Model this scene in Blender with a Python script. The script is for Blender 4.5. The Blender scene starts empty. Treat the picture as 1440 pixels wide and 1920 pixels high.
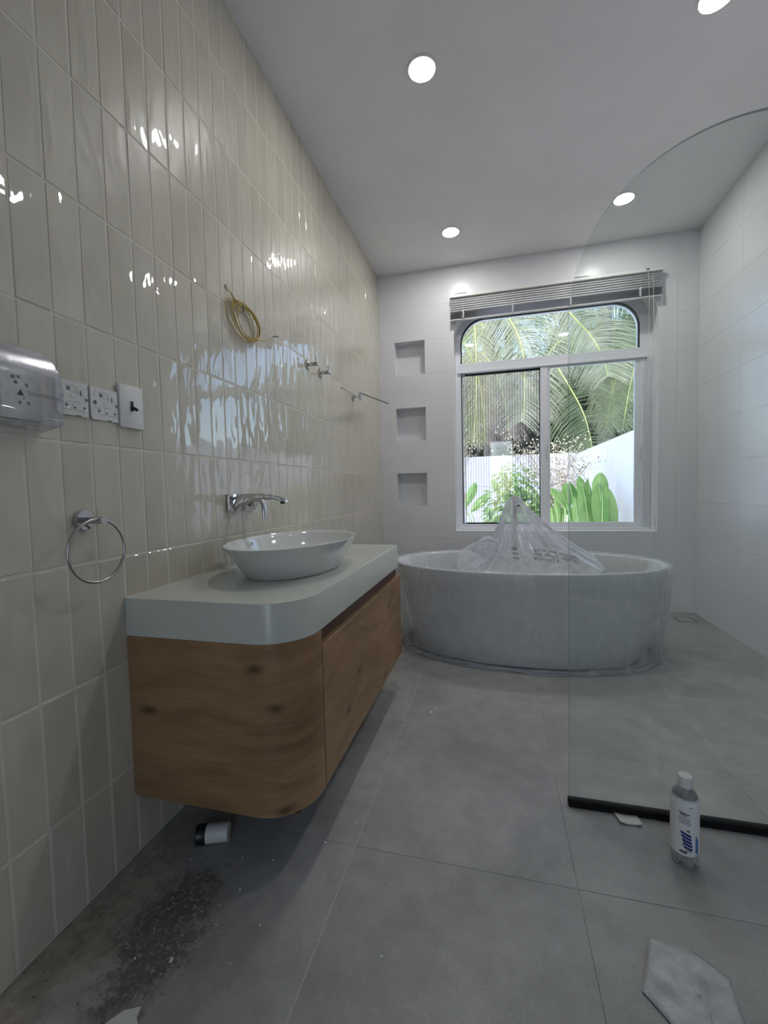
import bpy, bmesh, math, random
from math import sin, cos, pi, radians, sqrt
from mathutils import Vector, Matrix, noise
from mathutils.bvhtree import BVHTree
random.seed(7)
C = bpy.context.scene.collection
SC = bpy.context.scene

# ------------------------------------------------------------------ room measures (metres)
W, D, H = 2.54, 3.853, 2.963      # width, depth of back wall from camera, height
YF = -1.7                          # front end of the room, behind the camera
REV = 0.15                         # depth of the window reveal

# ------------------------------------------------------------------ camera
cam_d = bpy.data.cameras.new('camera'); cam = bpy.data.objects.new('camera', cam_d); C.objects.link(cam)
cr = Vector((0.96812267, 0.24940246, -0.02317128)); cu = Vector((0.00977076, 0.05483509, 0.99844762)); cf = Vector((-0.25028589, 0.96684617, -0.05065024))
m = Matrix((cr, cu, -cf)).transposed().to_4x4(); m.translation = Vector((1.0119, 0, 1.0313))
cam.matrix_world = m
cam_d.sensor_fit = 'AUTO'; cam_d.sensor_width = 36.0; cam_d.lens = 802.0 / 1920 * 36.0
cam_d.clip_start = 0.02; cam_d.clip_end = 200
SC.camera = cam

# ------------------------------------------------------------------ sky, sun, exposure
world = bpy.data.worlds.new('sky'); SC.world = world; world.use_nodes = True
wn = world.node_tree; wn.nodes.clear()
sky = wn.nodes.new('ShaderNodeTexSky'); sky.sky_type = 'NISHITA'; sky.sun_disc = False
sky.sun_elevation = radians(58); sky.sun_rotation = radians(220); sky.air_density = 1.0; sky.dust_density = 1.5; sky.ozone_density = 1.0
bgd = wn.nodes.new('ShaderNodeBackground'); bgd.inputs[1].default_value = 0.44
wo = wn.nodes.new('ShaderNodeOutputWorld')
wn.links.new(sky.outputs[0], bgd.inputs[0]); wn.links.new(bgd.outputs[0], wo.inputs[0])
sun_d = bpy.data.lights.new('sun', 'SUN'); sun = bpy.data.objects.new('sun', sun_d); C.objects.link(sun)
sun_d.energy = 1.35; sun_d.angle = radians(0.6); sun_d.color = (1, 0.95, 0.88)
sun.rotation_euler = Vector((-0.42, -0.34, 0.85)).to_track_quat('Z', 'Y').to_euler()
# daylight portal in the window opening (guides sky sampling, gives no light of its own)
pd_ = bpy.data.lights.new('window_daylight', 'AREA'); pd = bpy.data.objects.new('window_daylight', pd_); C.objects.link(pd)
pd_.shape = 'RECTANGLE'; pd_.size = 1.6; pd_.size_y = 1.95; pd_.cycles.is_portal = True
pd.location = (1.47, D + REV + .12, 1.63); pd.rotation_euler = (radians(-90), 0, 0)
dp_ = bpy.data.lights.new('added_door_portal', 'AREA'); dp = bpy.data.objects.new('added_door_portal', dp_); C.objects.link(dp)  # sampling portal at the added doorway behind the camera, emits nothing
dp_.shape = 'RECTANGLE'; dp_.size = .55; dp_.size_y = 2.15; dp_.cycles.is_portal = True
dp.location = (1.1, YF - .12, 1.06); dp.rotation_euler = (radians(90), 0, 0)
LAMP = 88.0                        # radiance of the ceiling downlights
SC.view_settings.view_transform = 'Standard'; SC.view_settings.look = 'None'
SC.view_settings.gamma = 1.0; SC.view_settings.use_curve_mapping = False
SC.view_settings.exposure = 0.90

# ------------------------------------------------------------------ materials
class NT:
    def __init__(s, name):
        s.m = bpy.data.materials.new(name); s.m.use_nodes = True; s.t = s.m.node_tree; s.t.nodes.clear()
        s.out = s.n('OutputMaterial')
    def n(s, typ, inp=None, **kw):
        o = s.t.nodes.new('ShaderNode' + typ)
        for k, v in kw.items(): setattr(o, k, v)
        for k, v in (inp or {}).items(): s.set(o, k, v)
        return o
    def set(s, o, k, v):
        if isinstance(v, tuple) and len(v) == 2 and hasattr(v[0], 'outputs'): s.t.links.new(v[0].outputs[v[1]], o.inputs[k])
        elif hasattr(v, 'outputs'): s.t.links.new(v.outputs[0], o.inputs[k])
        else: o.inputs[k].default_value = v
    def end(s, sh): s.t.links.new(sh.outputs[0], s.out.inputs[0]); return s.m
    def pos(s, scale=(1, 1, 1), coord='pos', off=None):
        g = s.n('NewGeometry') if coord == 'pos' else s.n('TexCoord')
        k = 'Position' if coord == 'pos' else coord
        mp = s.n('Mapping', {'Scale': scale}); s.t.links.new(g.outputs[k], mp.inputs[0])
        if off: s.t.links.new(off.outputs[0], mp.inputs[1])
        return mp
    def noise(s, vec, scale, detail=3, rough=.5, dist=0):
        return s.n('TexNoise', {'Vector': vec, 'Scale': scale, 'Detail': detail, 'Roughness': rough, 'Distortion': dist})
    def ramp(s, fac, stops):
        r = s.n('ValToRGB', {0: fac}); e = r.color_ramp.elements
        while len(e) < len(stops): e.new(.5)
        for i, (p, c) in enumerate(stops):
            e[i].position = p; e[i].color = (c if len(c) == 4 else (*c, 1)) if isinstance(c, tuple) else (c, c, c, 1)
        return r
    def mix(s, f, a, b, mode='MIX'):
        o = s.n('Mix'); o.data_type = 'RGBA'; o.blend_type = mode
        for i, v in ((0, f), (6, a), (7, b)):
            if hasattr(v, 'outputs'): s.t.links.new(v.outputs[0], o.inputs[i])
            elif isinstance(v, tuple) and hasattr(v[0], 'outputs'): s.t.links.new(v[0].outputs[v[1]], o.inputs[i])
            else: o.inputs[i].default_value = v if i == 0 else ((*v, 1) if len(v) == 3 else v)
        r = s.n('VectorMath', operation='ADD'); s.t.links.new(o.outputs[2], r.inputs[0]); return r
    def math(s, op, a, b=0.0, clamp=False):
        o = s.n('Math', {0: a, 1: b}, operation=op); o.use_clamp = clamp; return o

def M_plain(name, col, rough=.5, metal=0, bump=0, bscale=40, var=0, coat=0, spec=.5, trans=0):
    t = NT(name); base = col
    p = t.n('BsdfPrincipled', {'Roughness': rough, 'Metallic': metal, 'Specular IOR Level': spec, 'Coat Weight': coat})
    v = t.pos()
    n1 = t.noise(v, 6 if var else 3, 4)
    k = var if var else .03
    c = t.ramp(n1, [(.3, tuple(max(0, x * (1 - k)) for x in col)), (.7, tuple(min(1, x * (1 + k)) for x in col))])
    t.set(p, 'Base Color', c)
    if bump:
        n2 = t.noise(v, bscale, 3); b = t.n('Bump', {'Strength': 1, 'Distance': bump, 'Height': n2}); t.set(p, 'Normal', b)
    return t.end(p)

def M_glazed_tile():
    t = NT('glazed_cream_tile'); oi = t.n('ObjectInfo'); r = (oi, 'Random')
    rnd = t.math('MULTIPLY', r, 37.0); cmb = t.n('CombineXYZ', {0: rnd, 1: rnd, 2: rnd})
    v = t.pos((1, 1, .42), off=cmb)
    cl = t.noise(t.pos((1, 2.2, 1), off=cmb), 7, 3, .5)
    c1 = t.ramp(cl, [(.25, (.53, .49, .40)), (.75, (.60, .565, .475))])
    vr = t.n('MapRange', {'Value': r, 'To Min': .93, 'To Max': 1.03}); sc = t.n('VectorMath', operation='SCALE')
    t.t.links.new(c1.outputs[0], sc.inputs[0]); t.t.links.new(vr.outputs[0], sc.inputs[3])
    n1 = t.noise(v, 16, 1.5, .42, .6)
    b = t.n('Bump', {'Strength': 1, 'Distance': .0036, 'Height': n1})
    p = t.n('BsdfPrincipled', {'Base Color': sc, 'Roughness': .35, 'Specular IOR Level': .25, 'Coat Weight': 1.0, 'Coat Roughness': .02, 'Normal': b, 'Coat Normal': b})
    return t.end(p)

def M_floor():
    t = NT('grey_cement_tile'); oi = t.n('ObjectInfo')
    v = t.pos()
    a = t.noise(v, 2.2, 6, .6, .6); b2 = t.noise(v, 11, 6, .65); fine = t.noise(v, 240, 2, .7)
    f = t.math('ADD', t.math('MULTIPLY', a, .6), t.math('MULTIPLY', b2, .4))
    c = t.ramp(f, [(.34, (.215, .212, .198)), (.5, (.325, .322, .308)), (.66, (.45, .447, .43))])
    c = t.mix(.28, c, t.ramp(fine, [(.3, .16), (.7, .44)]))
    sep = t.n('SeparateXYZ'); t.t.links.new(t.t.nodes.new('ShaderNodeNewGeometry').outputs['Position'], sep.inputs[0])
    # mortar residue strip along the tiled wall (a stain with its own ragged shape)
    wob = t.math('MULTIPLY', t.math('SUBTRACT', t.noise(v, 9, 5, .6), .5), .28)
    xs = t.math('ADD', (sep, 0), wob)
    strip = t.n('MapRange', {'Value': xs, 'From Min': .10, 'From Max': .19, 'To Min': 1, 'To Max': 0}); strip.clamp = True
    yl = t.n('MapRange', {'Value': (sep, 1), 'From Min': .98, 'From Max': 1.2, 'To Min': 1, 'To Max': .1}); yl.clamp = True
    sm = t.math('MULTIPLY', strip, yl)
    c = t.mix(t.math('MULTIPLY', sm, .85), c, t.ramp(t.noise(v, 22, 6, .7), [(.3, (.19, .16, .12)), (.7, (.46, .41, .33))]))
    # dark dried cement crust patch
    dx = t.math('SUBTRACT', (sep, 0), .24); dy = t.math('SUBTRACT', (sep, 1), .79)
    rr = t.math('ADD', t.math('MULTIPLY', t.math('MULTIPLY', dx, dx), 75.), t.math('MULTIPLY', t.math('MULTIPLY', dy, dy), 22.))
    rr = t.math('ADD', rr, t.math('MULTIPLY', t.math('SUBTRACT', t.noise(v, 26, 5, .7), .5), 2.6))
    pm = t.n('MapRange', {'Value': rr, 'From Min': .3, 'From Max': .95, 'To Min': .8, 'To Max': 0}); pm.clamp = True
    c = t.mix(pm, c, t.ramp(t.noise(v, 70, 4, .8), [(.35, (.05, .048, .036)), (.56, (.12, .118, .095)), (.62, (.42, .40, .34))]))
    ex = t.math('SUBTRACT', (sep, 0), .17); ey = t.math('SUBTRACT', (sep, 1), .64)
    er = t.math('ADD', t.math('MULTIPLY', t.math('MULTIPLY', ex, ex), 160.), t.math('MULTIPLY', t.math('MULTIPLY', ey, ey), 90.))
    er = t.math('ADD', er, t.math('MULTIPLY', t.math('SUBTRACT', t.noise(v, 20, 5, .7), .5), 3.0))
    em_ = t.n('MapRange', {'Value': er, 'From Min': .1, 'From Max': .7, 'To Min': .75, 'To Max': 0}); em_.clamp = True
    c = t.mix(em_, c, (.44, .42, .38))
    # pale scuffs and specks of plaster dust
    sp = t.ramp(t.noise(v, 46, 5, .75), [(.66, 0.0), (.74, .5)])
    c = t.mix(sp, c, (.34, .34, .33))
    dust = t.ramp(t.noise(v, 1.3, 4, .6), [(.5, 0.0), (.8, .35)])
    c = t.mix(dust, c, (.33, .325, .315))
    vr = t.n('MapRange', {'Value': (oi, 'Random'), 'To Min': .94, 'To Max': 1.05}); sc = t.n('VectorMath', operation='SCALE')
    t.t.links.new(c.outputs[0], sc.inputs[0]); t.t.links.new(vr.outputs[0], sc.inputs[3])
    bp = t.n('Bump', {'Strength': .6, 'Distance': .0012, 'Height': t.noise(v, 60, 4, .7)})
    ro = t.n('MapRange', {'Value': a, 'To Min': .32, 'To Max': .52})
    return t.end(t.n('BsdfPrincipled', {'Base Color': sc, 'Roughness': ro, 'Specular IOR Level': .45, 'Normal': bp}))

def M_wood():
    t = NT('knotty_oak'); tc = t.n('TexCoord')
    def mp(sc): return t.n('Mapping', {'Vector': (tc, 'UV'), 'Scale': sc})
    knots = t.n('TexVoronoi', {'Vector': t.mix(.16, mp((3.2, 6.6, 1)), t.noise(mp((8, 14, 1)), 1.0, 2, .5)), 'Scale': .95, 'Randomness': 1.0}); knots.voronoi_dimensions = '2D'
    kd = t.math('MULTIPLY', (knots, 'Distance'), 1.0)
    near = t.n('MapRange', {'Value': kd, 'From Min': 0, 'From Max': .42, 'To Min': 1, 'To Max': 0}); near.clamp = True
    near2 = t.math('POWER', near, 2.0)
    warp = t.noise(mp((1.5, 3.5, 1)), 1.6, 3, .5)
    sep = t.n('SeparateXYZ', {0: (tc, 'UV')})
    vv = t.math('ADD', (sep, 1), t.math('MULTIPLY', warp, .11))
    vv = t.math('ADD', vv, t.math('MULTIPLY', near2, .025))
    cm = t.n('CombineXYZ', {0: t.math('MULTIPLY', (sep, 0), .9), 1: t.math('MULTIPLY', vv, 6.0), 2: 0.0})
    band = t.noise(cm, 2.6, 5, .62, .4)
    cm2 = t.n('CombineXYZ', {0: t.math('MULTIPLY', (sep, 0), 6.), 1: t.math('MULTIPLY', (sep, 1), 420.), 2: t.math('MULTIPLY', warp, 6.)})
    fine = t.noise(cm2, 1.0, 3, .6)
    c = t.ramp(band, [(.26, (.16, .084, .036)), (.45, (.30, .172, .078)), (.60, (.38, .237, .117)), (.78, (.46, .305, .162))])
    c = t.mix(.26, c, t.ramp(fine, [(.3, (.13, .065, .03)), (.7, (.50, .33, .19))]))
    big = t.noise(mp((1.4, 5, 1)), 1.3, 3, .6)
    c = t.mix(t.ramp(big, [(.42, 0.0), (.75, .55)]), c, (.15, .075, .034))
    kn = t.n('MapRange', {'Value': kd, 'From Min': .01, 'From Max': .10, 'To Min': .8, 'To Max': 0}); kn.clamp = True
    c = t.mix(kn, c, (.055, .026, .012))
    b = t.n('Bump', {'Strength': .4, 'Distance': .0005, 'Height': fine})
    return t.end(t.n('BsdfPrincipled', {'Base Color': c, 'Roughness': .42, 'Specular IOR Level': .4, 'Normal': b}))

def M_glass(name, tint, rough=0.0, haze=0.0):
    t = NT(name); fr = t.n('Fresnel', {'IOR': 1.5})
    tr = t.n('BsdfTransparent', {'Color': (*tint, 1)}); gl = t.n('BsdfGlossy', {'Color': (1, 1, 1, 1), 'Roughness': rough})
    mx = t.n('MixShader', {0: fr, 1: tr, 2: gl})
    if haze:
        df = t.n('BsdfDiffuse', {'Color': (.8, .84, .84, 1)})
        n1 = t.noise(t.pos(), 3.5, 4, .6)
        h = t.math('MULTIPLY', n1, haze)
        mx = t.n('MixShader', {0: h, 1: mx, 2: df})
    return t.end(mx)

def M_film(name, lo, hi, col=(.86, .88, .92), scale=9, stretch=(1, 1, .3), bump=.004, edge=.5):
    t = NT(name); v = t.pos(stretch)
    n1 = t.noise(v, scale, 3, .55, .5); n2 = t.noise(v, scale * 2.2, 3, .55, .3)
    b = t.n('Bump', {'Strength': 1, 'Distance': bump, 'Height': n1})
    rg = t.ramp(n2, [(.38, lo), (.72, hi)])
    lf = t.n('LayerWeight', {'Blend': .5, 'Normal': b})
    ef = t.math('MULTIPLY', t.math('POWER', (lf, 'Facing'), 2.2), edge)
    rg = t.math('ADD', rg, ef, True)
    df = t.n('BsdfDiffuse', {'Color': (*col, 1), 'Normal': b}); tl = t.n('BsdfTranslucent', {'Color': (*col, 1), 'Normal': b})
    body = t.n('MixShader', {0: .6, 1: df, 2: tl})
    tr = t.n('BsdfTransparent', {'Color': (.98, .98, .99, 1)})
    a = t.n('MixShader', {0: rg, 1: tr, 2: body})
    lw = t.n('LayerWeight', {'Blend': .25, 'Normal': b})
    gf = t.math('MULTIPLY', (lw, 'Fresnel'), .5)
    gl = t.n('BsdfGlossy', {'Roughness': .15, 'Normal': b, 'Color': (.95, .96, 1, 1)})
    return t.end(t.n('MixShader', {0: gf, 1: a, 2: gl}))

def M_leaf(name, c0, c1, tr=.35, rough=.45, scale=3):
    t = NT(name); n1 = t.noise(t.pos(), scale, 4)
    c = t.ramp(n1, [(.3, c0), (.7, c1)])
    p = t.n('BsdfPrincipled', {'Base Color': c, 'Roughness': rough, 'Specular IOR Level': .35})
    tl = t.n('BsdfTranslucent', {'Color': c})
    return t.end(t.n('MixShader', {0: tr, 1: p, 2: tl}))

def M_emit(name, col, st):
    t = NT(name); return t.end(t.n('Emission', {'Color': (*col, 1), 'Strength': st}))

def M_screen():
    t = NT('insect_screen_mesh')
    w = t.n('TexWave', {'Vector': t.pos(), 'Scale': 13.5, 'Distortion': 0.0}); w.bands_direction = 'X'
    f = t.n('MapRange', {'Value': w, 'To Min': .05, 'To Max': .28})
    df = t.n('BsdfDiffuse', {'Color': (.22, .22, .24, 1)}); tr = t.n('BsdfTransparent')
    return t.end(t.n('MixShader', {0: f, 1: tr, 2: df}))

def M_foamsheet():
    t = NT('crumpled_clear_wrap'); v = t.pos()
    b = t.n('Bump', {'Strength': 1, 'Distance': .012, 'Height': t.noise(v, 22, 5, .7, 1.5)})
    c = t.ramp(t.noise(v, 16, 4, .6), [(.3, (.50, .51, .52)), (.7, (.78, .79, .80))])
    p = t.n('BsdfPrincipled', {'Base Color': c, 'Roughness': .22, 'Normal': b})
    tr = t.n('BsdfTransparent')
    return t.end(t.n('MixShader', {0: .82, 1: tr, 2: p}))

MT = dict(
    tile=M_glazed_tile(), grout=M_plain('cream_grout', (.66, .62, .54), .7, bump=.0008, bscale=200),
    wall=M_plain('white_satin_wall_tile', (.73, .74, .765), .28, bump=.0006, bscale=3.0, spec=.4), joint=M_plain('pale_wall_joint', (.66, .67, .69), .8), reveal=M_plain('reveal_white_lightened', (.90, .90, .91), .5),  # reveal: whiter than the wall tile, daylight on it put into the colour
    ceil=M_plain('white_ceiling_paint', (.87, .86, .865), .85, bump=.0003, bscale=120), shell=M_plain('outside_plaster', (.75, .75, .74), .85),
    floor=M_floor(), fjoint=M_plain('grey_floor_joint', (.27, .27, .255), .9, var=.3), wood=M_wood(), wood_in=M_plain('dark_cabinet_recess', (.10, .05, .025), .6),
    stone=M_plain('white_countertop', (.57, .59, .53), .24, spec=.5, var=.02), ceramic=M_plain('white_ceramic', (.66, .68, .66), .07, coat=.6),
    acrylic=M_plain('white_acrylic', (.70, .71, .70), .2), chrome=M_plain('polished_chrome', (.62, .62, .64), .06, 1.0),
    satin=M_plain('brushed_steel', (.50, .48, .46), .2, 1.0), pvc=M_plain('white_window_profile', (.78, .80, .85), .35), gasket=M_plain('black_gasket', (.015, .015, .018), .6),
    white=M_plain('white_plastic', (.70, .70, .68), .35), mark=M_plain('dark_print', (.045, .045, .05), .6), black=M_plain('black_plastic', (.012, .012, .013), .35),
    rubber=M_plain('matt_black_profile', (.010, .010, .011), .85, spec=.15), seam=M_plain('pale_joint_dust', (.56, .55, .52), .9),
    hole=M_plain('grey_screw_hole', (.16, .16, .17), .5),
    wire=M_plain('yellow_wire_insulation', (.46, .33, .035), .45), glass=M_glass('shower_glass', (.945, .968, .957), haze=.05), edge=M_plain('glass_cut_edge', (.30, .35, .33), .12),
    pane=M_glass('window_glass', (.97, .98, .98)), clear=M_film('clear_box_plastic', .06, .16, (.74, .76, .80), 18, (1, 1, 1), .0004, edge=.35),
    pet=M_film('clear_bottle_plastic', .28, .5, (.80, .82, .78), 30, (1, 1, 1), .001),
    film=M_film('thin_plastic_film', .07, .36, scale=4.2, stretch=(1, 1, .5), bump=.005, edge=.6), tent=M_film('thin_plastic_film_folds', .30, .48, (.90, .91, .97), 8, (1, 1, .2), .001, edge=.6), foam=M_foamsheet(),
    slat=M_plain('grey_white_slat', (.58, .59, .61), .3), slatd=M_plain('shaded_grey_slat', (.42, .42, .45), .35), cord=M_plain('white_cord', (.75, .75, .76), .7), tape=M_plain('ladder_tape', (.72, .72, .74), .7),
    lamp=M_emit('lamp_light', (1, .985, .96), LAMP), trimw=M_plain('white_lamp_trim', (.82, .82, .84), .5),
    paper=M_plain('white_paper', (.66, .66, .63), .8), chip=M_plain('white_plaster_chip', (.72, .71, .67), .9), dirt=M_plain('dried_cement_crumbs', (.14, .135, .12), .95, var=.5),
    gwall=M_plain('white_garden_wall', (.54, .54, .61), .9, bump=.002, bscale=30), pave=M_plain('pale_garden_paving', (.66, .64, .62), .9, var=.1),
    soil=M_plain('lawn_ground', (.10, .13, .06), .95, var=.3), trunk=M_plain('palm_bark', (.16, .145, .13), .9, bump=.02, bscale=12, var=.3),
    frond=M_leaf('palm_frond_green', (.15, .20, .09), (.34, .38, .21)), frond_y=M_leaf('palm_frond_yellow', (.36, .40, .14), (.62, .60, .36)),
    frond_p=M_leaf('palm_frond_pale', (.34, .37, .23), (.62, .60, .46)), frond_d=M_leaf('palm_frond_dry', (.30, .23, .20), (.60, .50, .46), .2), rachis=M_leaf('palm_midrib', (.50, .52, .16), (.66, .66, .26), .1),
    dark=M_leaf('dark_tree_leaves', (.015, .028, .012), (.05, .08, .035), .25), bush=M_leaf('bright_shrub_leaves', (.20, .36, .10), (.52, .64, .32), .35, .3, 12),
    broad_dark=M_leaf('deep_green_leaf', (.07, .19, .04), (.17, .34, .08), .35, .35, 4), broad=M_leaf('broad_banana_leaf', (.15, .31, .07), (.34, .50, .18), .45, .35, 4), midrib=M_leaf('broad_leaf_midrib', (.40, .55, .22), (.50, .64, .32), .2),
    blossom=M_leaf('dry_cream_blossom', (.50, .43, .28), (.80, .73, .55), .3), twig=M_plain('dry_twig', (.34, .25, .16), .8),
    label=M_plain('bottle_label_film', (.80, .81, .79), .45), blue=M_plain('dark_blue_print', (.015, .03, .22), .5), lblue=M_plain('light_blue_print', (.06, .19, .46), .5), gold=M_plain('olive_gold_print', (.28, .22, .06), .5),
    red=M_plain('dull_red_print', (.32, .12, .12), .5), screen=M_screen(), greyl=M_plain('grey_print', (.30, .30, .33), .6),
)

# ------------------------------------------------------------------ mesh helpers
ROOT = {}
def wl(o):
    v = Vector((0, 0, 0))
    while o: v = v + o.location; o = o.parent
    return v
def props(o, label=None, cat=None, group=None, kind=None):
    if label: o['label'] = label
    if cat: o['category'] = cat
    if group: o['group'] = group
    if kind: o['kind'] = kind
    return o
def thing(name, loc, label, cat, group=None):
    o = bpy.data.objects.new(name, None); C.objects.link(o); o.location = loc; o.empty_display_size = .05
    return props(o, label, cat, group)

class MB:
    def __init__(s): s.V = []; s.F = []; s.U = []; s.uv = False
    def add(s, V, F, U=None):
        n = len(s.V); s.V += [tuple(v) for v in V]; s.F += [tuple(i + n for i in f) for f in F]
        s.U += (U if U else [(0, 0)] * len(V)); return s
    def box(s, x0, x1, y0, y1, z0, z1, b=0, seg=1):
        bm = bmesh.new(); bmesh.ops.create_cube(bm, size=1)
        for v in bm.verts: v.co = Vector(((x0 + x1) / 2 + v.co.x * (x1 - x0), (y0 + y1) / 2 + v.co.y * (y1 - y0), (z0 + z1) / 2 + v.co.z * (z1 - z0)))
        if b: bmesh.ops.bevel(bm, geom=bm.edges[:], offset=b, segments=seg, affect='EDGES', profile=.5)
        return s.bm(bm)
    def bm(s, bm):
        bm.verts.index_update(); V = [v.co.copy() for v in bm.verts]; F = [[v.index for v in f.verts] for f in bm.faces]; bm.free(); return s.add(V, F)
    def tube(s, pts, r, n=10, caps=True, closed=False, flat=1.0):
        pts = [Vector(p) for p in pts]; k = len(pts); rs = r if isinstance(r, (list, tuple)) else [r] * k
        V = []; F = []; up = None
        for i, p in enumerate(pts):
            a = pts[(i - 1) % k] if (closed or i > 0) else p; b = pts[(i + 1) % k] if (closed or i < k - 1) else p
            t = (b - a).normalized()
            if up is None: up = t.orthogonal().normalized() if abs(t.z) > .95 else t.cross(Vector((0, 0, 1))).normalized()
            e = (up - t * up.dot(t)).normalized(); up = e; g = t.cross(e)
            for j in range(n):
                q = 2 * pi * j / n; V.append(p + e * cos(q) * rs[i] + g * sin(q) * rs[i] * flat)
        m = k if closed else k - 1
        for i in range(m):
            for j in range(n): F.append((i * n + j, i * n + (j + 1) % n, ((i + 1) % k) * n + (j + 1) % n, ((i + 1) % k) * n + j))
        if caps and not closed: F.append(tuple(range(n))[::-1]); F.append(tuple((k - 1) * n + j for j in range(n)))
        return s.add(V, F)
    def lathe(s, prof, c, axis='z', n=32):
        V = []; F = []; k = len(prof); c = Vector(c)
        for r, h in prof:
            for j in range(n):
                a = 2 * pi * j / n; x, y = r * cos(a), r * sin(a)
                V.append(c + (Vector((x, y, h)) if axis == 'z' else Vector((h, x, y)) if axis == 'x' else Vector((x, h, y)) if axis == 'y' else Vector((x, y, -h))))
        for i in range(k - 1):
            for j in range(n): F.append((i * n + j, i * n + (j + 1) % n, (i + 1) * n + (j + 1) % n, (i + 1) * n + j))
        if prof[0][0] > 1e-6: F.append(tuple(range(n))[::-1])
        if prof[-1][0] > 1e-6: F.append(tuple((k - 1) * n + j for j in range(n)))
        return s.add(V, F)
    def loft(s, rings, caps=(False, False)):
        n = len(rings[0]); V = [v for r in rings for v in r]; F = []
        for i in range(len(rings) - 1):
            for j in range(n): F.append((i * n + j, i * n + (j + 1) % n, (i + 1) * n + (j + 1) % n, (i + 1) * n + j))
        if caps[0]: F.append(tuple(range(n))[::-1])
        if caps[1]: F.append(tuple((len(rings) - 1) * n + j for j in range(n)))
        return s.add(V, F)
    def prism(s, pts, lo, hi, axis='z'):
        """outline extruded along an axis, its sides carry uv = (arc length, height)"""
        n = len(pts); V = []; U = []; F = []; L = [0]
        for i in range(n): a = pts[i]; b = pts[(i + 1) % n]; L.append(L[-1] + math.hypot(a[0] - b[0], a[1] - b[1]))
        def mk(p, h): return (p[0], p[1], h) if axis == 'z' else (p[0], h, p[1]) if axis == 'y' else (h, p[0], p[1])
        for i in range(n + 1):
            p = pts[i % n]; V += [mk(p, lo), mk(p, hi)]; U += [(L[i], lo), (L[i], hi)]
        for i in range(n): F.append((2 * i, 2 * i + 2, 2 * i + 3, 2 * i + 1))
        b = len(V); V += [mk(p, lo) for p in pts] + [mk(p, hi) for p in pts]; U += [(p[0], p[1]) for p in pts] * 2
        F.append(tuple(b + i for i in range(n))[::-1]); F.append(tuple(b + n + i for i in range(n)))
        return s.add(V, F, U)
    def quad(s, a, b, c, d): return s.add([a, b, c, d], [(0, 1, 2, 3)])
    def build(s, name, mat, parent=None, smooth=True, angle=40, solid=None, recalc=True):
        o0 = wl(parent) if parent else Vector((0, 0, 0))
        me = bpy.data.meshes.new(name); me.from_pydata([Vector(v) - o0 for v in s.V], [], s.F); me.update()
        if recalc or solid:
            bm = bmesh.new(); bm.from_mesh(me)
            if recalc: bmesh.ops.recalc_face_normals(bm, faces=bm.faces[:])
            bm.to_mesh(me); bm.free()
        uvl = me.uv_layers.new(name='UVMap')
        for lp in me.loops: uvl.data[lp.index].uv = s.U[lp.vertex_index]
        if smooth:
            me.polygons.foreach_set('use_smooth', [True] * len(me.polygons))
            me.set_sharp_from_angle(angle=radians(angle))
        me.materials.append(MT[mat] if isinstance(mat, str) else mat)
        o = bpy.data.objects.new(name, me); C.objects.link(o)
        if parent: o.parent = parent
        if solid:
            md = o.modifiers.new('thickness', 'SOLIDIFY'); md.thickness = solid; md.offset = 0
        return o

def arc(cx, cy, r, a0, a1, n=10, ry=None):
    ry = r if ry is None else ry
    return [(cx + r * cos(radians(a0 + (a1 - a0) * i / n)), cy + ry * sin(radians(a0 + (a1 - a0) * i / n))) for i in range(n + 1)]
def ell(cx, cy, z, a, b, n=96, p=2.0, f=None):
    R = []
    for j in range(n):
        t = 2 * pi * j / n; c, s_ = cos(t), sin(t); k = f(j, t) if f else 1.0
        R.append((cx + a * k * math.copysign(abs(c) ** (2 / p), c), cy + b * k * math.copysign(abs(s_) ** (2 / p), s_), z))
    return R
def crom(P, n=8):
    P = [Vector(p) for p in P]; Q = [P[0] * 2 - P[1]] + P + [P[-1] * 2 - P[-2]]; out = []
    for i in range(1, len(Q) - 2):
        for k in range(n):
            t = k / n; a, b, c, d = Q[i - 1:i + 3]
            out.append(.5 * ((2 * b) + (c - a) * t + (2 * a - 5 * b + 4 * c - d) * t * t + (3 * b - a - 3 * c + d) * t ** 3))
    out.append(P[-1]); return out
def nz(x, y=0.0, z=0.0): return noise.noise(Vector((x, y, z)))

# ------------------------------------------------------------------ text helper
def text_mesh(body, size, xdir, ydir, origin, mirror=False):
    """flat lettering as a mesh: returns verts/faces laid along xdir / ydir from origin"""
    cu_ = bpy.data.curves.new('lettering', 'FONT'); cu_.body = body; cu_.size = size; cu_.resolution_u = 2
    ob = bpy.data.objects.new('lettering', cu_); C.objects.link(ob)
    bpy.context.view_layer.update()
    dg = bpy.context.evaluated_depsgraph_get(); me = bpy.data.meshes.new_from_object(ob.evaluated_get(dg))
    V = [v.co.copy() for v in me.vertices]; F = [tuple(p.vertices) for p in me.polygons]
    w = max((v.x for v in V), default=0)
    bpy.data.objects.remove(ob); bpy.data.curves.remove(cu_); bpy.data.meshes.remove(me)
    xd, yd, o = Vector(xdir), Vector(ydir), Vector(origin)
    return [o + xd * ((w - v.x) if mirror else v.x) + yd * v.y for v in V], F

# ================================================================== THE SETTING
def struct(o): o['kind'] = 'structure'; return o
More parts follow.
